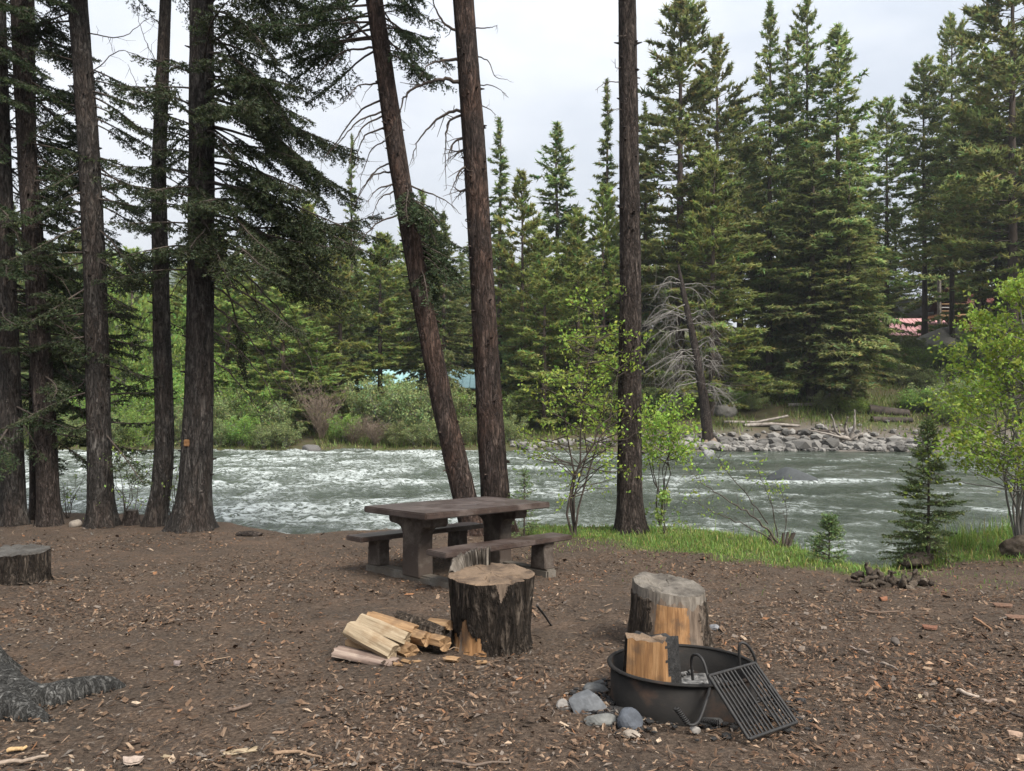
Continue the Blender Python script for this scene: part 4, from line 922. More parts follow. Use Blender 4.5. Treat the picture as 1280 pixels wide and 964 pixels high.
def extrude(prof, u0, u1, mb, mi=0, ch=.012):
    bm = bmesh.new(); vs = [bm.verts.new((u0, y, z)) for y, z in prof]; f = bm.faces.new(vs)
    r = bmesh.ops.extrude_face_region(bm, geom=[f]); bmesh.ops.translate(bm, vec=(u1 - u0, 0, 0), verts=[q for q in r['geom'] if isinstance(q, bmesh.types.BMVert)])
    bmesh.ops.recalc_face_normals(bm, faces=bm.faces[:])
    if ch: bmesh.ops.bevel(bm, geom=[e for e in bm.edges if e.calc_face_angle(0) > .6], offset=ch, segments=1, affect='EDGES')
    mb.bm(bm, mi)
arc = [(.155 + .13 * (1 - math.cos(q)), .46 + .13 * math.sin(q)) for q in np.linspace(0, math.pi / 2, 6)]
half = [(.165, 0.02), (.155, .25)] + arc + [(.40, .60), (.43, .63), (.43, .713)]
prof = half + [(-a, b_) for a, b_ in half[::-1]]
for u in (-.62, .62):
    mb = MB(); extrude(prof, u - .10, u + .10, mb); mb.build('pedestal', M['conc'], T)
    mb = MB(); mb.box((u - .085, -.93, -.10), (u + .085, .93, .055), 0, ch=.02); mb.build('footing_beam', M['conc_raw'], T)
    for sgn in (-1, 1):
        v0 = sgn * .772; mb = MB(); p = [(v0 - .125, .05), (v0 - .11, .30), (v0 - .13, .36), (v0 + .13, .36), (v0 + .11, .30), (v0 + .125, .05)]
        extrude(p, u - .08, u + .08, mb); mb.build('bench_support', M['conc'], T)

# ------------------------------------------------------------------ stumps and firewood
def wood_mat(name, a, b2, c2, sc=(1, 1, .12), scale=22, stain=(.12, .08, .05), dirt=.5):
    m, nt, b = newmat(name, .75, .25); v = mapping(nt, sc); v2 = mapping(nt)
    f = noise(nt, v, scale, 6, .65, .4); c = ramp(nt, f, [(.28, a), (.5, b2), (.70, c2)])
    n1 = noise(nt, v2, 7, 5, .6); c = mixc(nt, ramp(nt, n1, [(.50, (0, 0, 0)), (.70, (dirt, dirt, dirt))]), c, stain)
    nt.links.new(c, b.inputs['Base Color']); bump(nt, b, f, .5, .008); return m
def endgrain(name, a, b2, stain, scale=34):
    m, nt, b = newmat(name, .85, .2); v = mapping(nt, (1, 1, .2))
    w = nt.nodes.new('ShaderNodeTexWave'); w.wave_type = 'RINGS'; w.rings_direction = 'Z'; w.inputs['Scale'].default_value = scale; w.inputs['Distortion'].default_value = 3; w.inputs['Detail'].default_value = 4; w.inputs['Detail Scale'].default_value = 1.5
    nt.links.new(v, w.inputs['Vector']); n1 = noise(nt, v, 6, 6, .65); n2 = noise(nt, v, 50, 4, .6)
    c = mixc(nt, math_(nt, 'MULTIPLY', w.outputs[0], .55), a, b2); c = mixc(nt, ramp(nt, n1, [(.44, (0, 0, 0)), (.64, (.85, .85, .85))]), c, stain)
    c = mixc(nt, .4, c, ramp(nt, n2, [(.3, (.3, .3, .3)), (.7, (1.2, 1.2, 1.2))]), 'MULTIPLY')
    nt.links.new(c, b.inputs['Base Color']); bump(nt, b, math_(nt, 'ADD', w.outputs[0], math_(nt, 'MULTIPLY', n2, 1.5)), .4, .008); return m
M['orange_wood'] = wood_mat('orange_wood', (.075, .035, .016), (.225, .118, .05), (.33, .195, .095), (1, 1, .07), 34, dirt=.85, stain=(.085, .055, .036))
M['pale_wood'] = wood_mat('pale_wood', (.10, .07, .042), (.25, .195, .128), (.35, .29, .205), (.08, 1, 1), 34, (.17, .11, .06), .75)
M['tan_wood'] = wood_mat('tan_wood', (.09, .05, .026), (.215, .13, .066), (.31, .205, .11), (.08, 1, 1), 34, (.10, .06, .035), .75)
M['grey_brown'] = wood_mat('grey_brown', (.05, .036, .026), (.125, .092, .068), (.20, .155, .118), (1, 1, .08), 30, (.04, .032, .026), .7)
M['pink_bark'] = wood_mat('pink_bark', (.07, .046, .038), (.19, .138, .112), (.30, .24, .195), (.12, 1, 1), 22, (.10, .07, .06), .7)
M['grey_wood'] = wood_mat('grey_wood', (.055, .046, .037), (.13, .112, .093), (.215, .19, .16), (1, 1, .10), 30, (.04, .033, .028), .8)
M['end_tan'] = endgrain('end_tan', (.19, .135, .092), (.115, .078, .051), (.062, .043, .031))
M['end_grey'] = endgrain('end_grey', (.185, .165, .14), (.105, .092, .078), (.05, .042, .035))
M['end_dark'] = endgrain('end_dark', (.10, .095, .088), (.06, .056, .05), (.045, .04, .035))
M['bark_black'] = bark('bark_black', (.014, .011, .009), (.042, .033, .026), (.105, .085, .068), 13)
M['bark_mid'] = bark('bark_mid', (.03, .025, .02), (.085, .065, .05), (.16, .13, .105), 14)
M['char'] = simple('char', [(.3, (.006, .006, .006)), (.7, (.03, .028, .027))], 18, bstr=.9, bdist=.015, rough=.8, spec=.35)
def stump(name, label, base, R_, Hh, seed, mats, wood=None, taper=(1.05, 1.0), tilt=(0, 0), amp=.06, ridge=.06, oval=1.0, top_noise=.012, sides=150, crack=None, root=None, lean=(0, 0), hole=None):
    rng = R0(seed); t = root or thing(name, label, 'stump', base)
    th = np.arange(sides) / sides * 2 * np.pi; hs = np.linspace(-.06, 1, max(24, sides // 3)); H, T_ = np.meshgrid(hs, th, indexing='ij')
    cx, sx = np.cos(T_), np.sin(T_)
    lump = (fbm(cx * 1.3 + 3, sx * 1.3 + 3, H * .8, 3, seed) - .5) * 2 * amp
    rid = -np.abs(2 * fbm(cx * 5 + 9, sx * 5 + 9, H * 1.1, 3, seed + 3) - 1) * ridge
    rr = R_ * (taper[0] + (taper[1] - taper[0]) * H + .10 * np.exp(-np.maximum(H, 0) / .12)) * (1 + lump + rid + .03)
    wm = np.zeros(H.shape, int)
    if wood is not None:
        wm = np.asarray(wood(T_, H, fbm(cx * 5, sx * 5, H * 2.2, 4, seed + 8, .7))).astype(int); rr = np.where(wm > 0, rr * .955 - rid * R_ * .75 + .010 * (fbm(cx * 14, sx * 14, H * 1.2, 3, seed + 9) - .5), rr)
    if crack is not None:
        dth = np.abs((T_ - crack + np.pi) % (2 * np.pi) - np.pi); rr = rr * (1 - .20 * np.exp(-(dth / .09) ** 2) * sst(.1, .9, H))
    ztop = Hh * np.clip(H, None, 1); tz = (tilt[0] * cx + tilt[1] * sx) * rr
    Vv = np.stack([rr * cx * oval + lean[0] * H, rr * sx + lean[1] * H, ztop + tz * np.clip(H, 0, 1) + .02 * (fbm(cx * 4, sx * 4, 0, 2, seed + 4) - .5) * (H > .93)], -1)
    mb = MB(); fm = np.minimum(wm[:-1], wm[1:]).ravel()
    mb.grid(Vv + base, fm, wrap=True)
    mb.build('bark', [mats[0], mats[1], M['grey_wood'], M['grey_brown']], t)
    rim = Vv[-1]; c0 = rim.mean(0); k = np.array([1, .985, .95, .9, .83, .75, .66, .57, .48, .39, .3, .2, .1, .02])[:, None, None]
    D = c0 + (rim - c0)[None] * k; D[..., 2] += (fbm(D[..., 0] * 12 + 5, D[..., 1] * 5, 0, 4, seed + 6) - .5) * 2 * top_noise + .006
    ca_ = rng.uniform(0, 6.28, 5); ra_ = np.arange(sides) / sides * 2 * np.pi; kk = k[:, 0, 0]
    for q_ in ca_:
        D[..., 2] -= .03 * np.exp(-((((ra_ - q_ + .12 * np.sin(kk[:, None] * 9 + q_)) + np.pi) % (2 * np.pi) - np.pi) / .03) ** 2) * sst(.05, .3, kk)[:, None]
    if hole: D[..., 2] -= .05 * np.exp(-((D[..., 0] - hole[0]) / .075) ** 2 - ((D[..., 1] - hole[1]) / .06) ** 2)
    D[0, :, 2] = rim[:, 2]
    mb = MB(); mb.grid(D + base, 0, wrap=True); mb.build('cut_face', mats[2], t)
    return t, rim + base
b0 = G(614, 806)
t, rim = stump('chopping_stump', 'big dark-barked chopping stump beside the firewood pile', b0, .325, .55, 901, [M['bark_black'], M['orange_wood'], M['end_tan']], lambda T_, H, n: np.where((np.abs((T_ - 4.0 + np.pi) % (2 * np.pi) - np.pi) < .62 - 1.2 * H + (n - .5) * 1.3) & (H < .36 + (n - .5) * .6), np.where(n > .47, 1, 3), np.where((np.abs(T_ - 4.95) < .16 - (1 - H) * .6 + (n - .5) * .2) & (H > .75), 3, 0)), (.90, 1.02), (.0, .02), .05, .10, crack=5.75, sides=288)
mb = MB()   # torn holding wood standing along the back rim
rng = R0(902); n = 150; aa = np.linspace(3.05, 1.62, n)
pc = np.stack([np.interp(aa % (2 * np.pi), np.arange(288) / 288 * 2 * np.pi, rim[:, k]) for k in range(3)], 1); cc_ = rim.mean(0); inw = unit((cc_ - pc) * [1, 1, 0])
hh = .055 + .075 * np.linspace(0, 1, n) + .05 * (fbm(np.arange(n) * .5, 0, 0, 4, 3) - .5) + .022 * rng.random(n); hh *= sst(0, .06, np.linspace(0, 1, n)) * .7 + .3
wv = .012 * (fbm(np.arange(n) * .35, 4, 0, 3, 8) - .5) + .003 * rng.normal(size=n)
rows = []
for k_, (ins, up) in enumerate(((-.004, -.06), (.0, .3), (.004, .65), (.010, 1.0), (.030, .98), (.046, .55), (.060, -.02))):
    rows.append(pc + inw * (ins + wv * (1 + .4 * k_))[:, None] + np.array([0, 0, 1.]) * (hh * up + (.004 * rng.normal(size=n) if k_ in (2, 3, 4) else 0))[:, None])
mb.grid(np.array(rows), 0, smooth=False)
mb.build('torn_ridge', M['grey_wood'], t)
a_ = P(671, 757, b0[1] - .1); b_ = G(688, 782)
mb = MB(); mb.tube([a_, (a_ + b_) / 2 + [.005, 0, .006], b_ + [0, 0, .01]], [.009, .009, .008], 8); mb.tube([b_ + [0, 0, .008], b_ + [.012, -.03, .012]], [.008, .006], 6)
tag(mb.build('poker_rod', M['char'], None, origin=b_), 'thin black metal rod leaning against the right side of the chopping stump', 'rod')
b0 = G(836, 805)
def w2(T_, H, n):
    d = (T_ - 4.62 + np.pi) % (2 * np.pi) - np.pi
    a_ = np.abs(d + .05) < .42 + (n - .5) * .5
    g_ = np.abs(d - .06) < .64 + (n - .5) * .6
    band = (H > .83 + (n - .5) * .30) & (np.abs(d) < 2.2)
    return np.where(band, 2, np.where(a_ & (H < .80), 1, np.where(g_, 3, 0)))
t, rim = stump('weathered_stump', 'grey-topped stump with exposed orange wood behind the fire ring', b0, .285, .46, 911, [M['bark_mid'], M['orange_wood'], M['end_grey']], w2, (1.10, .98), (-.12, .06), .05, .08, hole=(-.09, .02), top_noise=.022, sides=288)
b0 = G(22, 726)
stump('old_stump', 'low dark weathered stump cut by the left edge', b0 + [.02, 0, 0], .27, .34, 921, [M['bark_black'], M['grey_wood'], M['end_dark']], None, (1.02, .98), (-.02, .05), .10, .14, 1.15, .03, crack=5.2)
b0 = G(164, 655)
stump('tiny_stump', 'tiny dark stump at the bank edge between two spruce trunks', b0, .13, .24, 931, [M['bark_dark'], M['grey_wood'], M['end_dark']], None, (1.15, .8), (0, 0), .1, .1, sides=40)
# split firewood
def log(name, label, a, b2, wd, ht, seed, mats, group='split firewood beside the chopping stump', roll=0.0, cat='firewood', curve=.0):
    """wedge-shaped split log from a to b: bark on the bottom or back, clean split faces on top"""
    rng = R0(seed); a = np.asarray(a, float); b2 = np.asarray(b2, float); d = unit(b2 - a); s = unit(np.cross(d, [0, 0, 1.])); u = np.cross(s, d)
    c_, s_ = math.cos(roll), math.sin(roll); s, u = s * c_ + u * s_, u * c_ - s * s_
    prof = np.array([(-.5, -.05), (-.42, .28), (-.12, .52), (.22, .50), (.5, .12), (.46, -.22), (.2, -.46), (-.2, -.48), (-.44, -.3)]) + rng.uniform(-.06, .06, (9, 2))
    n = 22; tt = np.linspace(0, 1, n); V = []
    L_ = np.linalg.norm(b2 - a)
    pp = []
    for k in range(9):
        for q in range(3): pp.append(prof[k] * (1 - q / 3) + prof[(k + 1) % 9] * q / 3)
    pp = np.array(pp)
    for i, t_ in enumerate(tt):
        jit = (fbm(pp[:, 0] * 7 + seed, pp[:, 1] * 7, t_ * 2.2, 3, seed) - .5)[:, None] * .20
        q = pp * (1 + jit) * (1 - .10 * abs(t_ - .4))
        V.append(a + d * (L_ * t_) + s * (q[:, :1] * wd) + u * (q[:, 1:] * ht) + u * (curve * math.sin(math.pi * t_)))
    V = np.array(V)
    off = (fbm(pp[:, 0] * 6 + seed, pp[:, 1] * 6, 0, 3, seed + 1) - .5)[:, None] * .05
    V[0] += d * off; V[-1] += d * off
    # material per face: the first half of the outline is split wood, the rest bark
    fm = np.tile((np.arange(27) >= 15).astype(int), n - 1)
    o0 = a.copy(); mb = MB(); mb.grid(V, fm, wrap=True, smooth=False)
    for ring, sg in ((V[0], 1), (V[-1], -1)):
        c0 = ring.mean(0); m_ = c0 + (ring - c0) * .5 + d * sg * .006; mb.add(np.vstack([ring, m_, [c0 + d * sg * .01]]), [[k, (k + 1) % 27, 27 + (k + 1) % 27, 27 + k] for k in range(27)], 0); mb.add(np.vstack([m_, [c0 + d * sg * .01]]), [[k, (k + 1) % 27, 27] for k in range(27)], 0)
    # store along the log's own axes so the grain follows it
    ob = bpy.data.objects.new(name, None)
    Rm = np.array([d, s, u]).T; vv = []
    for q in mb.v: vv.append((q - a) @ Rm)
    mb.v = vv; me = mb.mesh(name, mats); ob = bpy.data.objects.new(name, me); COL.objects.link(ob)
    ob.matrix_world = Matrix(((Rm[0, 0], Rm[0, 1], Rm[0, 2], a[0]), (Rm[1, 0], Rm[1, 1], Rm[1, 2], a[1]), (Rm[2, 0], Rm[2, 1], Rm[2, 2], a[2]), (0, 0, 0, 1)))
    return tag(ob, label, cat, group)
YF = 5.42
def F(x, y, dy=0): return P(x, y, YF + dy)
PW, TW, PB, BK = M['pale_wood'], M['tan_wood'], M['pink_bark'], M['bark_mid']
log('firewood_log', 'pale cream split log lying in front on top of the pile', F(437, 786, .05), F(493, 816, -.10), .15, .12, 941, [PW, TW], roll=-.25)
log('firewood_log', 'longest pale split log at the top left of the pile', F(450, 777, .22), F(509, 801, .10), .15, .12, 942, [PW, TW], roll=-.2)
log('firewood_log', 'flat pinkish bark slab lowest in front of the pile', F(421, 813, .0), F(493, 829, -.16), .15, .055, 943, [PB, TW], roll=-.15)
log('firewood_log', 'thin tan log squeezed under the pale cream log', F(436, 806, .12), F(482, 824, -.02), .10, .10, 944, [TW, TW])
log('firewood_log', 'orange-tan log behind the longest pale one', F(462, 772, .34), F(520, 790, .22), .13, .10, 945, [TW, BK])
log('firewood_log', 'dark-barked log lying on top at the back of the pile', F(497, 771, .38), F(556, 792, .22), .15, .10, 946, [BK, TW], roll=.3)
log('firewood_log', 'short orange log with its bright end facing out, mid pile', F(500, 790, .30), F(534, 799, .12), .12, .11, 947, [M['tan_wood'], TW])
log('firewood_log', 'brown log low at the right end of the pile against the stump', F(520, 797, .30), F(557, 806, .12), .14, .12, 948, [TW, BK], roll=.4)
log('firewood_log', 'small log wedged against the chopping stump', F(538, 779, .38), F(563, 782, .25), .11, .08, 949, [TW, BK])
log('firewood_log', 'brown log in the bottom row under the longest pale one', F(478, 800, .25), F(515, 816, .05), .13, .13, 950, [TW, BK], roll=-.3)
WC = 'loose wood pieces split off beside the firewood'
for i, (px, py, w, lab) in enumerate([(565, 827, .10, 'small orange block split off, below the chopping stump'), (602, 830, .07, 'orange block end split off, right of the other orange block'), (508, 829, .07, 'tan sliver lying beside the pink bark slab'), (521, 828, .045, 'square tan chip right of the tan sliver'), (497, 832, .06, 'pale thin sliver at the tip of the pink bark slab'), (1146, 874, .065, 'short yellow wood piece lying alone on the litter at right'), (300, 942, .16, 'flat yellowish wood flake at the front edge of the litter'), (210, 949, .05, 'orange wood bit at the front left of the litter')]):
    p = G(px, py); an = rng.uniform(-.6, .6); dd = np.array([math.cos(an), math.sin(an), 0]) * w / 2; h = min(.04, w * .35) if i not in (6,) else .02
    o = log('wood_chip', lab, p - dd + [0, 0, h * .45], p + dd + [0, 0, h * .45], w * (.5 if i != 6 else .28), h, 960 + i, [M['tan_wood'] if i < 5 else PW, TW], WC, cat='wood piece')
    if i > 4: del o['group']

# ------------------------------------------------------------------ fire ring
RY = 4.5; RC = np.array([(853 - CX) / FPX * RY, RY, 0]); rs = .072
rn = unit(np.array([0, rs, 1.])); ru = np.array([1., 0, 0]); rv = np.cross(rn, ru)
RC[2] = float(near_z(RC[0], RC[1])) - .012
RMx = np.stack([ru, rv, rn], 1)
def RL(p): return (np.asarray(p, float) - RC) @ RMx            # world -> ring frame
T = thing('fire_ring', 'round black steel fire ring with a tilted cooking grate', 'fire ring', (0, 0, 0)); T['_o'] = [0, 0, 0]
T.matrix_world = Matrix([[*RMx[i], RC[i]] for i in range(3)] + [[0, 0, 0, 1]])
STEEL = simple('sooty_steel', [(.3, (.008, .0075, .007)), (.55, (.015, .013, .0115)), (.74, (.05, .029, .019))], 6, (1, 1, 1.5), .75, .22, .35, .004, scale2=60)
STEEL2 = simple('dark_rod_steel', [(.3, (.008, .008, .008)), (.7, (.022, .020, .019))], 20, (1, 1, 1), .6, .35, .3, .003)
Rr, Rh = .43, .22
th = np.linspace(0, 2 * np.pi, 97)[:-1]
def lathe(pr, mb, mi=0):
    pr = np.array(pr); V = np.stack([pr[:, 0, None] * np.cos(th), pr[:, 0, None] * np.sin(th), np.repeat(pr[:, 1, None], 96, 1)], -1); mb.grid(V, mi, wrap=True)
mb = MB(); lathe([(Rr - .006, -.03), (Rr - .006, Rh - .004), (Rr, Rh - .004), (Rr, -.03)][::-1], mb); mb.build('ring_wall', STEEL, T)
mb = MB(); q = np.linspace(0, 2 * np.pi, 11); lathe([(Rr + .006 + .015 * math.cos(a), Rh + .004 + .010 * math.sin(a)) for a in q], mb); mb.build('rim', STEEL, T)
mb = MB(); rg = np.linspace(.005, Rr - .012, 14); V = np.stack([rg[:, None] * np.cos(th), rg[:, None] * np.sin(th), .03 + .05 * fbm(rg[:, None] * np.cos(th) * 9, rg[:, None] * np.sin(th) * 9, 0, 4, 5)], -1); mb.grid(V, 0, wrap=True)
ASH = simple('ash', [(.35, (.03, .03, .03)), (.6, (.16, .155, .15)), (.75, (.33, .32, .31))], 22, bstr=.7); rng = R0(5)
for i in range(120):
    v, f = ROCKS[i % 8]; a_ = rng.uniform(0, 6.28); r_ = Rr * .9 * math.sqrt(rng.random()); mb.add(v * rng.uniform(.008, .03) + [r_ * math.cos(a_), r_ * math.sin(a_), .055 + rng.uniform(0, .02)], f, 0)
mb.build('ash', ASH, T)['kind'] = 'stuff'
# cooking grate: four corners from rim to ground
gTL, gTR, gBR, gBL = [RL(P(x, y, d)) for x, y, d in ((886, 845, 4.02), (944, 829, 4.22), (996, 903, 4.0), (936, 924, 3.80))]
def gp(a, b_): return gTL * (1 - a) * (1 - b_) + gTR * a * (1 - b_) + gBR * a * b_ + gBL * (1 - a) * b_
T2 = T
mb = MB(); cs = [gTL, gTR, gBR, gBL]
for i in range(4): mb.tube([cs[i], (cs[i] + cs[(i + 1) % 4]) / 2, cs[(i + 1) % 4]], .0095, 8)
gn = unit(np.cross(gTR - gTL, gBL - gTL))
mb.tube([gp(0, .55) + gn * .012, gp(1, .55) + gn * .012], .006, 6)
fr = mb.build('grate_frame', STEEL2, T)
fr['_o'] = [0, 0, 0]
us = [.07, .145, .22, .295, .37, .445, .52, .66, .735, .81, .885, .945]
for a_ in us:
    mb = MB(); mb.tube([gp(a_, 0), gp(a_, .5), gp(a_, 1)], .0068, 7); mb.build('bar', STEEL2, fr)
def rod(name, pts, r, parent, coil=None):
    pts = np.array(pts); t = np.linspace(0, 1, len(pts)); tt = np.linspace(0, 1, 50); c = np.stack([np.interp(tt, t, pts[:, k]) for k in range(3)], 1)
    for _ in range(5): c[1:-1] = (c[:-2] + 2 * c[1:-1] + c[2:]) / 4
    mb = MB(); mb.tube(c, r, 8); o = mb.build(name, STEEL2, parent); o['_o'] = [0, 0, 0]; return o, c
rod('grate_handle', [RL(P(x, y, 4.42)) for x, y in ((925, 834), (924, 818), (924, 806), (927, 803), (933, 805), (940, 814), (944, 824), (945, 832))], .0085, T)
o, c = rod('grate_arm', [RL(P(x, y, d)) for x, y, d in ((866, 850, 4.32), (864, 830, 4.32), (864, 820, 4.30), (869, 817, 4.27), (876, 820, 4.23), (882, 832, 4.2), (884, 846, 4.18), (889, 852, 4.12), (886, 868, 4.03), (879, 888, 3.98), (874, 903, 3.95), (866, 908, 3.94), (858, 905, 3.94), (851, 896, 3.95), (845, 886, 3.96))], .0085, T)
hp = [RL(P(860, 905, 3.94)), RL(P(845, 885, 3.96))]; mb = MB(); dd = hp[1] - hp[0]; Lh = np.linalg.norm(dd); d = dd / Lh; s = unit(np.cross(d, [0, 0, 1.])); u = np.cross(s, d)
tt = np.linspace(0, 1, 120); hel = hp[0] + d * (tt * Lh)[:, None] + .0125 * (np.cos(tt * 2 * np.pi * 9)[:, None] * s + np.sin(tt * 2 * np.pi * 9)[:, None] * u); mb.tube(hel, .0045, 6); mb.build('coil_grip', STEEL2, o)
hp = [RL(G(876, 908) + [0, 0, .03]), RL(G(899, 911) + [0, 0, .03])]; mb = MB(); dd = hp[1] - hp[0]; Lh = np.linalg.norm(dd); d = dd / Lh; s = unit(np.cross(d, [0, 0, 1.])); u = np.cross(s, d)
hel = hp[0] + d * (tt * Lh)[:, None] + .013 * (np.cos(tt * 2 * np.pi * 9)[:, None] * s + np.sin(tt * 2 * np.pi * 9)[:, None] * u); mb.tube(hel, .0045, 6); mb.build('coil_grip', STEEL2, T)
mb = MB(); mb.tube([gp(1, .38) + gn * .01, gp(1, .72) + gn * .03], .017, 7); mb.tube([gp(1, .3), gp(1, .45) + gn * .02], .011, 7); mb.build('hinge_bracket', STEEL2, T)
# charcoal and soot spilled round the ring
rng = R0(6); mb = MB()
for i in range(420):
    a_ = rng.choice([rng.normal(3.5, .45), rng.normal(5.6, .5), rng.uniform(0, 6.28)], p=[.55, .3, .15]); r_ = Rr + .01 + abs(rng.normal()) * .13; x, y = RC[0] + r_ * math.cos(a_), RC[1] + r_ * math.sin(a_)
    v, f = ROCKS[i % 8]; s_ = rng.gamma(2, .006) + .004; mb.add(v * [s_, s_ * rng.uniform(.5, 1), s_ * .7] + [x, y, float(near_z(x, y)) + .012], f, 0)
tag(mb.build('charcoal_bits', M['char']), 'black charcoal crumbs around the fire ring', 'charcoal', kind='stuff')
# scorched log standing in the ring
cL = RC + RMx @ np.array([-.17, .10, .04]); rng = R0(970)
t = thing('scorched_log', 'upright split log in the fire ring, orange front and charred side', 'log', cL)
px_ = np.array([(-.16, -.05), (-.06, -.10), (.05, -.125), (.115, -.09), (.185, .0), (.12, .11), (-.08, .11), (-.17, .02)])
pp = np.concatenate([[px_[k] * (1 - q / 4) + px_[(k + 1) % 8] * q / 4 for q in range(4)] for k in range(8)]); n = 20; V = []
for i, h in enumerate(np.linspace(0, .32, n)):
    j = 1 + .10 * (fbm(pp[:, 0] * 16, pp[:, 1] * 16, h * 3, 3, 5) - .5)[:, None]
    V.append(np.c_[pp * j * (1.05 - .12 * h / .32), np.full(32, h) + (h > .31) * (.05 * -pp[:, 0] - .08 * pp[:, 1] + .012 * rng.normal(size=32))])
V = np.array(V)
fm = np.zeros((n - 1, 32), int)
for i in range(n - 1):
    edge_i = 9.5 + 2.6 * (float(fbm(i * .35, 2, 0, 2, 3)) - .5) - max(0, 4 - i) * .8
    for k in range(32): fm[i, k] = 0 if k < edge_i else (2 if k > 26 else 1)
mb = MB(); mb.grid(V + cL, fm.ravel(), wrap=True, smooth=False); mb.build('body', [M['orange_wood'], M['char'], M['bark_black']], t)
ring = V[-1]; c0 = ring.mean(0); D = np.array([c0 + (ring - c0) * k for k in (1, .9, .65, .35, .02)]); D[1:-1, :, 2] += rng.normal(size=(3, 32)) * .003 + .002
fm = np.zeros((4, 32), int)
for k in range(32): fm[:, k] = 1 if 8 < k < 26 else 0
fm[2:] = 0
mb = MB(); mb.grid(D + cL, fm.ravel(), wrap=True, smooth=False); mb.build('cut_face', [M['end_tan'], M['char']], t)

# ------------------------------------------------------------------ roots and rotten wood by the dip at right
ROT = simple('rotten_wood', [(.3, (.018, .014, .011)), (.55, (.06, .046, .034)), (.75, (.15, .12, .09))], 9, bstr=.9, bdist=.03)
b0 = G(1117, 735); t = thing('rotten_root', 'gnarled rotten root mass at the head of the dip', 'root', b0); rng = R0(981)
for k in range(20):
    mb = MB(); d = np.array([rng.uniform(-.34, .34), rng.uniform(-.1, .25), 0]); s = b0 + d + [0, 0, rng.uniform(-.02, .08)]; a_ = rng.uniform(-.6, .6) if k % 3 else rng.uniform(1.2, 1.9)
    e = s + np.array([math.cos(a_), rng.uniform(-.3, .3), math.sin(a_) * .7]) * rng.uniform(.12, .3)
    ts = np.linspace(0, 1, 10)[:, None]; c = s + (e - s) * ts + (fbm(ts * 3 + k, np.array([[1, 2, 3]]) + 0 * ts, 0, 2, k) - .5) * .12; mb.tube(c, np.linspace(rng.uniform(.028, .06), .012, 10), 9)
    mb.build('root', ROT, t)
def clod(name, label, px, py, w, h, seed, mat, cat, d=.7, sink=.25):
    b0 = G(px, py); v, f = rock_mesh(seed, 4, .5, 1.0); v = v * [w / 2, w / 2 * d, h / 2]; v = v + .08 * w * (np.stack([fbm(v[:, 0] * 14, v[:, 1] * 14, v[:, 2] * 14, 3, q) for q in (1, 2, 3)], 1) - .5) + b0 + [0, 0, h * (.5 - sink)]
    mb = MB(); mb.add(v, f, 0, smooth=True); return tag(mb.build(name, mat, None, origin=b0), label, cat)
clod('earth_clod', 'dark earthy clod under the young spruce', 1150, 708, .8, .24, 985, ROT, 'earth bank', .45)
clod('rotten_stump', 'mossy rotten stump at the right edge by the willow', 1278, 694, .55, .42, 986, ROT, 'stump')
clod('bank_lump', 'low dark rock in the bank edge right of the thickest spruce', 312, 670, .42, .12, 987, M['bark_dark'], 'rock', .5)  # lump standing in for the dark brink of the bank, not a separate rock

# ------------------------------------------------------------------ litter, twigs and grass
rng = R0(1001); mb = MB()
n = 95000; Yc = 2.6 + 10.2 * rng.random(n) ** 1.25; Xc = (rng.random(n) * 2 - 1) * (Yc * .82 + .5)
den = fbm(Xc * .8, Yc * .8, 0, 4, 33); bare = np.exp(-((Xc + .9) / 2.1) ** 2 - ((Yc - 5.6) / 1.5) ** 2) * .55 + np.exp(-((Xc - 1.1) / 1.0) ** 2 - ((Yc - 4.9) / .9) ** 2) * .5 + .6 * sst(.52, .66, fbm(Xc * .55 + 4, Yc * .7, 0, 3, 36))
keep = (rng.random(n) < np.clip((den - .30) * 2.8, .08, 1) * np.clip(1 - .85 * bare, .2, 1)) & (edge(Xc) - Yc > .05) & (grass_mask(Xc, Yc) < .6) & (rng.random(n) < np.clip(1.35 - Yc * .07, .3, 1))
tab = (np.abs((Xc - TO[0]) * tu[0] + (Yc - TO[1]) * tu[1]) < 1.0) & (np.abs((Xc - TO[0]) * tv[0] + (Yc - TO[1]) * tv[1]) < .6)
keep &= ~(tab & (rng.random(n) < .7)) & (np.hypot(Xc - RC[0], Yc - RC[1]) > Rr + .02)
Xc, Yc = Xc[keep], Yc[keep]; n = len(Xc)
Lc = .011 + rng.gamma(1.5, .0105, n); Lc = np.minimum(Lc, .10); Wc = Lc * rng.uniform(.18, .6, n)
az = rng.uniform(0, 2 * np.pi, n); tl_ = rng.normal(size=n) * .28
du = np.stack([np.cos(az) * np.cos(tl_), np.sin(az) * np.cos(tl_), np.sin(tl_)], 1); dv = unit(np.stack([-np.sin(az), np.cos(az), rng.normal(size=n) * .35], 1)); dn = np.cross(du, dv)
Zc = ground(Xc, Yc) + .010 + np.abs(np.sin(tl_)) * Lc * .4 + .012 * rng.random(n)
c0 = np.stack([Xc, Yc, Zc], 1); l = (Lc / 2)[:, None]; w = (Wc / 2)[:, None]; hb = (Wc * rng.uniform(.1, .5, n))[:, None]
V = np.stack([c0 - du * l * rng.uniform(.7, 1, (n, 1)) - dv * w * .6, c0 - du * l * .2 + dv * w * rng.uniform(.6, 1.2, (n, 1)) , c0 + du * l + dv * w * .3, c0 + du * l * rng.uniform(.6, 1, (n, 1)) - dv * w * .8, c0 + dn * hb + du * l * .1, c0 - dn * hb * .3], 1).reshape(-1, 3)
i = np.arange(n)[:, None] * 6
f = np.concatenate([i + np.array(q) for q in ((0, 4, 1), (1, 4, 2), (2, 4, 3), (3, 4, 0))])
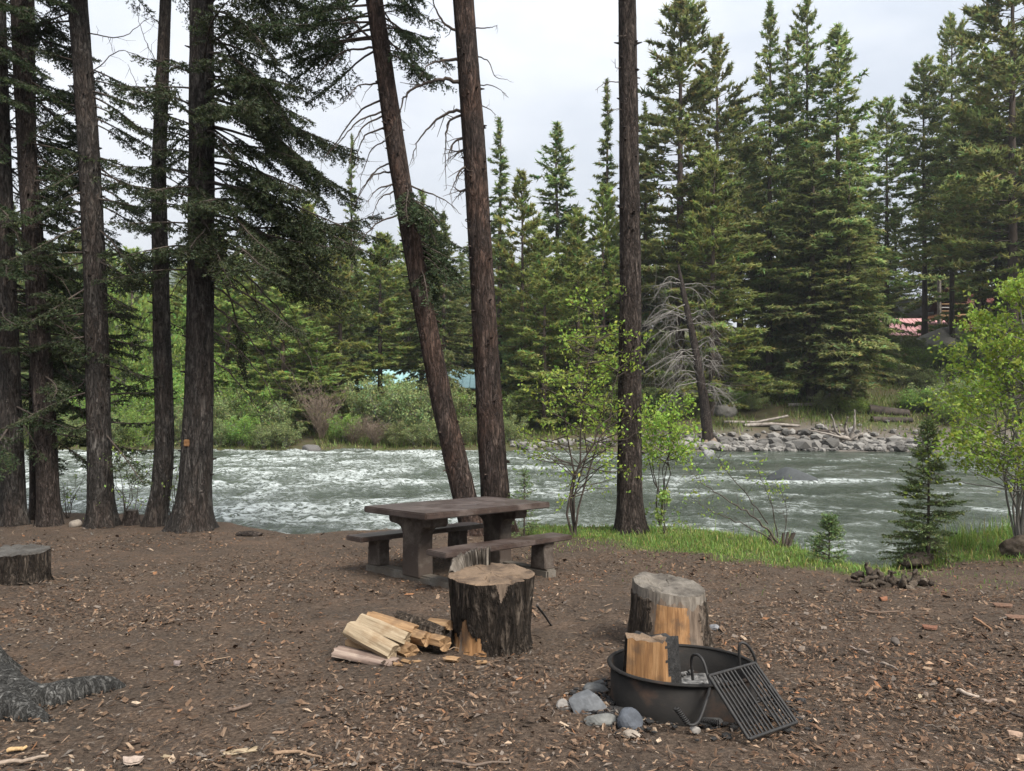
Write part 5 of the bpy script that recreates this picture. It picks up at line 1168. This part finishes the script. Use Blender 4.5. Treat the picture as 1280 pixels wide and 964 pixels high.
pal = np.array([(.085, .056, .039), (.13, .088, .060), (.19, .132, .092), (.26, .196, .142), (.155, .135, .118), (.05, .038, .030), (.22, .118, .064), (.36, .29, .22)]) * np.array([.90, .85, .81])
ci = rng.choice(8, n, p=[.20, .22, .16, .08, .15, .145, .025, .02]); cc = pal[ci] * rng.uniform(.75, 1.2, (n, 1))
far_ = sst(6, 10, Yc)[:, None]; cc = cc * (1 - .35 * far_) + np.array([.10, .072, .054]) * .35 * far_
red = fbm(Xc * .6 + 3, Yc * .6, 0, 3, 44)[:, None]; cc = cc * (1 + (red - .5) * np.array([.5, 0, -.3]))
mb.add(V, f, 0, np.repeat(cc, 6, 0))
n = 130000; Yd = 2.6 + 9.5 * rng.random(n) ** 1.3; Xd = (rng.random(n) * 2 - 1) * (Yd * .80 + .4)
k = (edge(Xd) - Yd > .05) & (grass_mask(Xd, Yd) < .5) & (np.hypot(Xd - RC[0], Yd - RC[1]) > Rr + .02) & (rng.random(n) < np.clip(2.4 * (fbm(Xd * 1.0 + 9, Yd * 1.0, 0, 4, 35) - .28), 0, 1) * np.clip(1 - np.exp(-((Xd + .9) / 2.1) ** 2 - ((Yd - 5.6) / 1.5) ** 2) * .6 - .6 * sst(.52, .66, fbm(Xd * .55 + 4, Yd * .7, 0, 3, 36)), .1, 1)); Xd, Yd = Xd[k], Yd[k]; n = len(Xd)
l = (.004 + rng.gamma(1.5, .0055, n))[:, None]; az = rng.uniform(0, 6.28, n); d = np.stack([np.cos(az), np.sin(az), rng.normal(size=n) * .35], 1); e = np.stack([-np.sin(az), np.cos(az), rng.normal(size=n) * .5], 1) * rng.uniform(.12, .5, (n, 1))
c0 = np.stack([Xd, Yd, ground(Xd, Yd) + .012 + .008 * rng.random(n)], 1); V = np.stack([c0 - d * l - e * l, c0 - d * l * .6 + e * l, c0 + d * l + e * l * .6, c0 + d * l * .7 - e * l], 1).reshape(-1, 3)
cc = pal[rng.choice(8, n, p=[.26, .24, .12, .03, .10, .20, .04, .01])] * rng.uniform(.7, 1.2, (n, 1)); mb.add(V, np.arange(4 * n).reshape(-1, 4), 0, np.repeat(cc, 4, 0))
tag(mb.build('wood_litter', M['chips']), 'bark flakes and wood chips strewn over the brown ground', 'litter', kind='stuff')
mb = MB(); nt_ = 2600; Yt = 2.6 + 8 * rng.random(nt_) ** 1.3; Xt = (rng.random(nt_) * 2 - 1) * (Yt * .8 + .3); ok = (np.hypot(Xt - RC[0], Yt - RC[1]) > .5) & (edge(Xt) - Yt > .3)
for x, y in zip(Xt[ok], Yt[ok]):
    a_ = rng.uniform(0, 6.28); l = rng.gamma(2, .022) + .03; z = float(near_z(x, y)) + .014; e = np.array([math.cos(a_), math.sin(a_), 0]) * l / 2; m_ = np.array([x, y, z + .006]) + rng.normal(size=3) * .006
    g_ = .85 * pal[int(rng.choice([0, 1, 2, 3, 4, 4, 5, 5]))] * rng.uniform(.7, 1.2); r_ = rng.uniform(.0012, .0042)
    mb.tube([np.array([x, y, z]) - e, m_, np.array([x, y, z]) + e], [r_, r_, r_ * .6], 4, 0, g_, cap=False)
tag(mb.build('twig_litter', M['chips']), 'fine broken twigs strewn over the ground', 'twigs', kind='stuff')
SK = 'sticks lying on the litter'
for i, (pl, r_, c_, lab) in enumerate([([(1249, 891), (1265, 897), (1282, 904)], .014, (.07, .055, .045), 'dark stick entering from the right edge'), ([(1196, 868), (1210, 874), (1225, 877)], .014, (.33, .27, .22), 'pale splintered stick near the right edge'), ([(1227, 882), (1245, 880)], .012, (.20, .15, .12), 'short brown stick between the pale and the dark stick'), ([(1100, 833), (1112, 836), (1125, 842)], .010, (.22, .18, .15), 'thin grey stick below the dark round stone'), ([(1076, 766), (1100, 769), (1124, 768)], .012, (.14, .10, .075), 'long thin stick on the path to the dip'), ([(1218, 776), (1228, 782), (1240, 791)], .012, (.30, .17, .10), 'reddish stick on the bark-strewn patch at right'), ([(285, 893), (300, 889), (316, 884)], .012, (.13, .095, .075), 'brown stick on the litter at left front'), ([(0, 960), (35, 957), (62, 952)], .011, (.24, .19, .15), 'pale stick at the bottom left corner'), ([(345, 948), (375, 946), (400, 953)], .010, (.22, .15, .10), 'thin stick at the bottom edge left of centre'), ([(10, 945), (35, 939)], .012, (.40, .27, .14), 'yellowish splinter near the bottom left corner'), ([(553, 957), (590, 962), (640, 957)], .008, (.13, .10, .08), 'dark twig at the bottom edge under the stump'), ([(1085, 820), (1063, 812)], .009, (.25, .20, .17), 'small pale stick left of the dark round stone')]):
    pp = np.array([G(x, y) + [0, 0, .018 + r_ * .5] for x, y in pl]); mb = MB(); ts = np.linspace(0, 1, 14); t0_ = np.linspace(0, 1, len(pp)); c = np.stack([np.interp(ts, t0_, pp[:, k]) for k in range(3)], 1); c += (fbm(ts[:, None] * 4 + i, np.array([[1, 2, 3]]) + 0 * ts[:, None], 0, 2, i) - .5) * .02
    mb.tube(c, np.linspace(r_, r_ * .6, 14), 7, 0, c_); tag(mb.build('stick', M['chips'], None, origin=pp[0]), lab, 'stick', SK)
BF = 'curled bark flakes on the litter'
for i, (px, py, w_, c_, lab) in enumerate([(1253, 760, .17, (.13, .078, .054), 'reddish bark flake on the bank path at right'), (1268, 775, .15, (.14, .085, .06), 'reddish bark flake nearest the right edge'), (1162, 788, .12, (.15, .075, .05), 'dark red bark flake on the path below the dip'), (1104, 752, .10, (.18, .085, .05), 'bright orange bark flake at the foot of the rotten root'), (1269, 925, .07, (.33, .23, .17), 'pale pink bark flake near the lower right corner'), (167, 957, .10, (.30, .24, .20), 'pale bark flake at the bottom edge left'), (222, 834, .06, (.20, .16, .15), 'greyish bark flake above the surface root')]):
    b0 = G(px, py); g = np.linspace(-1, 1, 7); a_, b_ = np.meshgrid(g, np.linspace(-1, 1, 5), indexing='ij'); an = rng.uniform(-.5, .5)
    x = a_ * w_ / 2 * (1 - .25 * b_ ** 2); y = b_ * w_ / 4 * (1 - .2 * a_ ** 2); z = .025 + .02 * (1 - b_ ** 2) + .01 * (fbm(a_ * 2, b_ * 2, 0, 2, i) - .5)
    V = np.stack([x * math.cos(an) - y * math.sin(an), x * math.sin(an) + y * math.cos(an), z], -1) + b0; mb = MB(); mb.grid(V, 0, c_, smooth=False); mb.grid((V - [0, 0, .010])[:, ::-1], 0, c_, smooth=False)
    tag(mb.build('bark_flake', M['chips'], None, origin=b0), lab, 'bark flake', BF)
def grass(n, Xf, Yf, h0, h1, rng, keepf, name, label):
    X, Y = Xf(n), Yf(n); k = keepf(X, Y); X, Y = X[k], Y[k]; n = len(X); Z = ground(X, Y)
    tuft = fbm(X * 3, Y * 3, 0, 2, 66); h = (h0 + (h1 - h0) * rng.random(n) ** 2) * (.4 + 1.3 * tuft); az = rng.uniform(0, 2 * np.pi, n); ln = rng.uniform(.1, .8, n) * h
    b0 = np.stack([X, Y, Z - .01], 1); d = np.stack([np.cos(az), np.sin(az), 0 * az], 1); s = np.stack([-np.sin(az), np.cos(az), 0 * az], 1) * (rng.uniform(.003, .006, n))[:, None]
    m_ = b0 + d * (ln * .35)[:, None] + [0, 0, 1] * (h * .6)[:, None]; tp = b0 + d * ln[:, None] + [0, 0, 1] * (h * .95)[:, None]
    V = np.stack([b0 - s, b0 + s, m_ + s * .8, m_ - s * .8, tp], 1).reshape(-1, 3); i = np.arange(n)[:, None] * 5
    f = np.concatenate([i + np.array(q) for q in ((0, 1, 2), (0, 2, 3), (3, 2, 4))]); dry_ = (rng.random(n) < .14)[:, None]
    c = np.where(dry_, np.array([2.1, 1.25, 2.4]), np.array([1, 1, 1.])) * rng.uniform(.65, 1.25, (n, 1)) * np.stack([rng.uniform(.75, 1.3, n), np.ones(n), np.ones(n)], 1)
    mb = MB(); mb.add(V, f, 0, np.repeat(c, 5, 0)); tag(mb.build(name, M['grass']), label, 'grass', kind='stuff')
rng = R0(1101)
def kf(X, Y): return rng.random(len(X)) < grass_mask(X, Y) * sst(-1.0, -.2, edge(X) - Y + .0) * 1.0
grass(82000, lambda n: rng.uniform(.2, 11, n), lambda n: rng.uniform(8.6, 13.6, n), .025, .105, rng, kf, 'bank_grass', 'short bright grass along the bank edge')
def kf2(X, Y): return (rng.random(len(X)) < .5 * sst(.4, .6, fbm(X * 1.2, Y * 1.2, 0, 3, 77)) * np.exp(-np.maximum(edge(X) - Y - np.interp(X, [0, 3, 5, 7, 9], [.8, 1.6, .6, 1.6, 2.2]), 0) / .9)) & (edge(X) - Y > -.3)
grass(52000, lambda n: rng.uniform(.2, 9, n), lambda n: rng.uniform(7.5, 13, n), .018, .065, rng, kf2, 'sparse_grass', 'thin sparse grass fading into the brown litter')
def kf3(X, Y): return rng.random(len(X)) < np.exp(-((X - 6.9) / 1.4) ** 2 - ((Y - edge(X) + .2) / .5) ** 2) + np.exp(-((X - 4.2) / .5) ** 2 - ((Y - edge(X) + .3) / .45) ** 2)
grass(9000, lambda n: rng.uniform(3, 10, n), lambda n: rng.uniform(9.5, 13, n), .12, .34, rng, kf3, 'tall_grass', 'taller grass tufts at the brink beside the dip')
def kf4(X, Y):
    t_ = Y - FARY; return rng.random(len(X)) < np.where(X > 8, sst(2.5, 6, t_) * .9, 1.6 * sst(.1, 1.2, t_)) * sst(.30, .50, fbm(X * .3, Y * .3, 0, 3, 95))
X_, Y_ = None, None
def farg(n):
    X = rng.uniform(-34, 48, n); Y = rng.uniform(41.5, 68, n); k = kf4(X, Y); X, Y = X[k], Y[k]; n = len(X); Z = ground(X, Y); h = rng.uniform(.12, .5, n) * (.5 + fbm(X * .8, Y * .8, 0, 2, 3)); az = rng.uniform(0, 6.28, n)
    d = np.stack([np.cos(az), np.sin(az), 0 * az], 1); s = np.stack([-np.sin(az), np.cos(az), 0 * az], 1) * .03; b0 = np.stack([X, Y, Z - .03], 1)
    V = np.stack([b0 - s, b0 + s, b0 + d * h[:, None] * .5 + [0, 0, 1] * h[:, None]], 1).reshape(-1, 3); c = rng.uniform(.5, 1.1, (n, 1)) * np.where((rng.random(n) < .35)[:, None], np.array([1.6, 1.0, 1.8]), np.array([1., 1, 1]))
    mb = MB(); mb.add(V, np.arange(3 * n).reshape(-1, 3), 0, np.repeat(c, 3, 0)); tag(mb.build('slope_grass', M['grass']), 'rough grass on the slope across the river', 'grass', kind='stuff')
farg(120000)

# ------------------------------------------------------------------ cabins across the river
CR = 68.0
def metal_roof(name, col): return simple(name, [(.3, tuple(x * .8 for x in col)), (.7, col)], 2, rough=.5, spec=.4, bstr=0)
RED = metal_roof('faded_red_roof', (.50, .27, .27)); TEAL = metal_roof('teal_roof', (.30, .50, .50)); LOGW = simple('cabin_wood', [(.3, (.16, .07, .045)), (.7, (.30, .14, .085))], 3, (1, 1, 6), bstr=.4)
WHT = simple('pale_siding', [(.3, (.42, .42, .42)), (.7, (.55, .55, .55))], 2, bstr=0); DKR = simple('dark_red_siding', [(.3, (.045, .016, .012)), (.7, (.085, .028, .02))], 3, bstr=0); TAN = simple('tan_timber', [(.3, (.30, .18, .09)), (.7, (.45, .29, .16))], 4, bstr=0)
GLS = simple('dark_pane', [(.3, (.03, .04, .045)), (.7, (.06, .075, .08))], 2, rough=.1, spec=.6, bstr=0)
def cabin(name, label, X0, Y0, z0, w, d, hw, hr, roofm, wallm, ribs=14, chimney=None, over=.5):
    """gabled cabin with its eaves towards the river: ridge runs along X"""
    t = thing(name, label, 'cabin', (X0, Y0, z0))
    o = np.array([X0, Y0, z0]); mb = MB(); x0, x1, y0, y1 = -w / 2, w / 2, -d / 2, d / 2
    v = np.array([(x0, y0, 0), (x1, y0, 0), (x1, y1, 0), (x0, y1, 0), (x0, y0, hw), (x1, y0, hw), (x1, y1, hw), (x0, y1, hw), (x0, 0, hw + hr), (x1, 0, hw + hr)]) + o
    mb.add(v, [[0, 1, 5, 4], [1, 2, 6, 5], [2, 3, 7, 6], [3, 0, 4, 7]]); mb.add(v, [[4, 8, 7], [5, 6, 9]]); mb.build('wall', wallm, t)
    for sg in (-1, 1):
        mb = MB(); e = np.array([0, sg * (d / 2 + over), hw - hr * over / (d / 2)]); r_ = np.array([0, 0, hr + hw]); th_ = np.array([0, 0, .10])
        A = [o + e + [x0 - over, 0, .06], o + e + [x1 + over, 0, .06], o + r_ + [x1 + over, 0, .06], o + r_ + [x0 - over, 0, .06]]; A = np.array(A); B = A + th_
        mb.add(np.vstack([A, B]), [[0, 1, 2, 3], [4, 5, 6, 7], [0, 1, 5, 4], [1, 2, 6, 5], [2, 3, 7, 6], [3, 0, 4, 7]]); rf = mb.build('roof', roofm, t); rf['_o'] = t['_o'][:]
        for k in range(ribs):
            f_ = (k + .5) / ribs; a_ = B[0] + (B[1] - B[0]) * f_; b_ = B[3] + (B[2] - B[3]) * f_; mb = MB(); mb.tube([a_ + [0, 0, .02], b_ + [0, 0, .02]], .035, 4); mb.build('rib', roofm, rf)
    for k in range(max(1, int(w / 2.6))):
        xx = x0 + w * (k + .5) / max(1, int(w / 2.6)); mb = MB()
        for lo, hi in (((xx - .5, y0 - .06, 1.0), (xx + .5, y0 - .003, 1.07)), ((xx - .5, y0 - .06, 1.93), (xx + .5, y0 - .003, 2.0)), ((xx - .5, y0 - .06, 1.07), (xx - .43, y0 - .003, 1.93)), ((xx + .43, y0 - .06, 1.07), (xx + .5, y0 - .003, 1.93))): mb.box(o + lo, o + hi)
        wf = mb.build('window', TAN, t); wf['_o'] = t['_o'][:]; mb = MB(); mb.box(o + [xx - .43, y0 - .03, 1.07], o + [xx + .43, y0 - .005, 1.93]); mb.build('pane', GLS, wf)
    if chimney:
        mb = MB(); mb.box(o + [chimney - .3, -.3, hw + hr * .6], o + [chimney + .3, .3, hw + hr + 1.0], ch=.03); mb.build('chimney', simple('brick', [(.3, (.22, .10, .07)), (.7, (.34, .17, .12))], 14, bstr=0), t)
    return t
def XZ(px, py, Y0): q = P(px, py, Y0); return q[0], q[2]
xa, za = XZ(1140, 418, 70); cabin('red_roof_cabin', 'low cabin with faded pink-red metal roof above the far slope', xa, 71.5, za - 2.0, 6.4, 4.6, 2.0, 1.5, RED, LOGW, 16)
xa, za = XZ(1155, 397, 82); cabin('pale_shed', 'pale building wall glimpsed behind the red roof', xa, 83, za - 3.0, 5, 4, 3.4, 1.6, metal_roof('grey_roof', (.4, .4, .4)), WHT, 10)
xh, zh = XZ(1232, 418, 70); t = cabin('red_cabin', 'dark red house with timber deck half hidden by firs at right', xh + 3.2, 75.0, zh - .6, 7, 6, 3.9, 1.7, metal_roof('dark_red_roof', (.11, .035, .028)), DKR, 14)
t = thing('timber_deck', 'raised timber deck with dark railing in front of the red cabin', 'deck', (P(1190, 418, 68.5)[0], 68.5, P(0, 418, 68.5)[2])); o = np.array(t['_o'])
xL, xR = XZ(1168, 0, 68.5)[0], XZ(1232, 0, 68.5)[0]; zf, zr, zb = XZ(0, 394, 68.5)[1], XZ(0, 381, 68.5)[1], XZ(0, 420, 68.5)[1]
mb = MB(); mb.box((xL, 67.6, zf - .22), (xR, 70.6, zf)); mb.build('deck_floor', TAN, t)
for k in range(5):
    xx = xL + .1 + (xR - xL - .2) * k / 4; mb = MB(); mb.box((xx - .11, 67.63, zb - .6), (xx + .11, 67.83, zf - .225)); mb.build('post', TAN, t)
    mb = MB(); mb.box((xx - .06, 67.63, zf + .002), (xx + .06, 67.75, zr)); mb.build('railing_post', M['bark_far'], t)
for q in (0, .33, .66):
    z_ = zr - q * (zr - zf); mb = MB(); mb.box((xL, 67.66, z_ - .07), (xR, 67.72, z_ - .002)); mb.build('rail', WHT if q == .33 else TAN, t)
mb = MB(); mb.tube([P(1174, 420, 67.2), P(1174, 345, 67.2)], .16, 8); mb.build('corner_pole', DW, t)
xa, za = XZ(520, 492, 62); gz = float(ground(xa, 62)); cabin('green_roof_cabin', 'cabin with pale teal metal roof and brick chimney glimpsed behind the willows', xa, 62.5, gz - .2, 12.5, 6, 2.6 + za - gz - 1.9, 1.35, TEAL, LOGW, 22, chimney=2.1)
print('objects', len(bpy.data.objects), 'tris', sum(len(m.polygons) for m in bpy.data.meshes))

# ------------------------------------------------------------------ thin air over the valley
settle_labels()
mb = MB(); mb.box((-1560, -60, -3.5), (1160, 1460, 480))
hz = bpy.data.materials.new('valley_air'); hz.use_nodes = True; hn = hz.node_tree; hn.nodes.remove(hn.nodes['Principled BSDF'])
pv = hn.nodes.new('ShaderNodeVolumePrincipled'); pv.inputs['Color'].default_value = (.86, .92, 1, 1); pv.inputs['Density'].default_value = .00042; pv.inputs['Anisotropy'].default_value = .3
hn.links.new(pv.outputs[0], hn.nodes['Material Output'].inputs['Volume'])
tag(mb.build('haze', hz), kind='stuff')
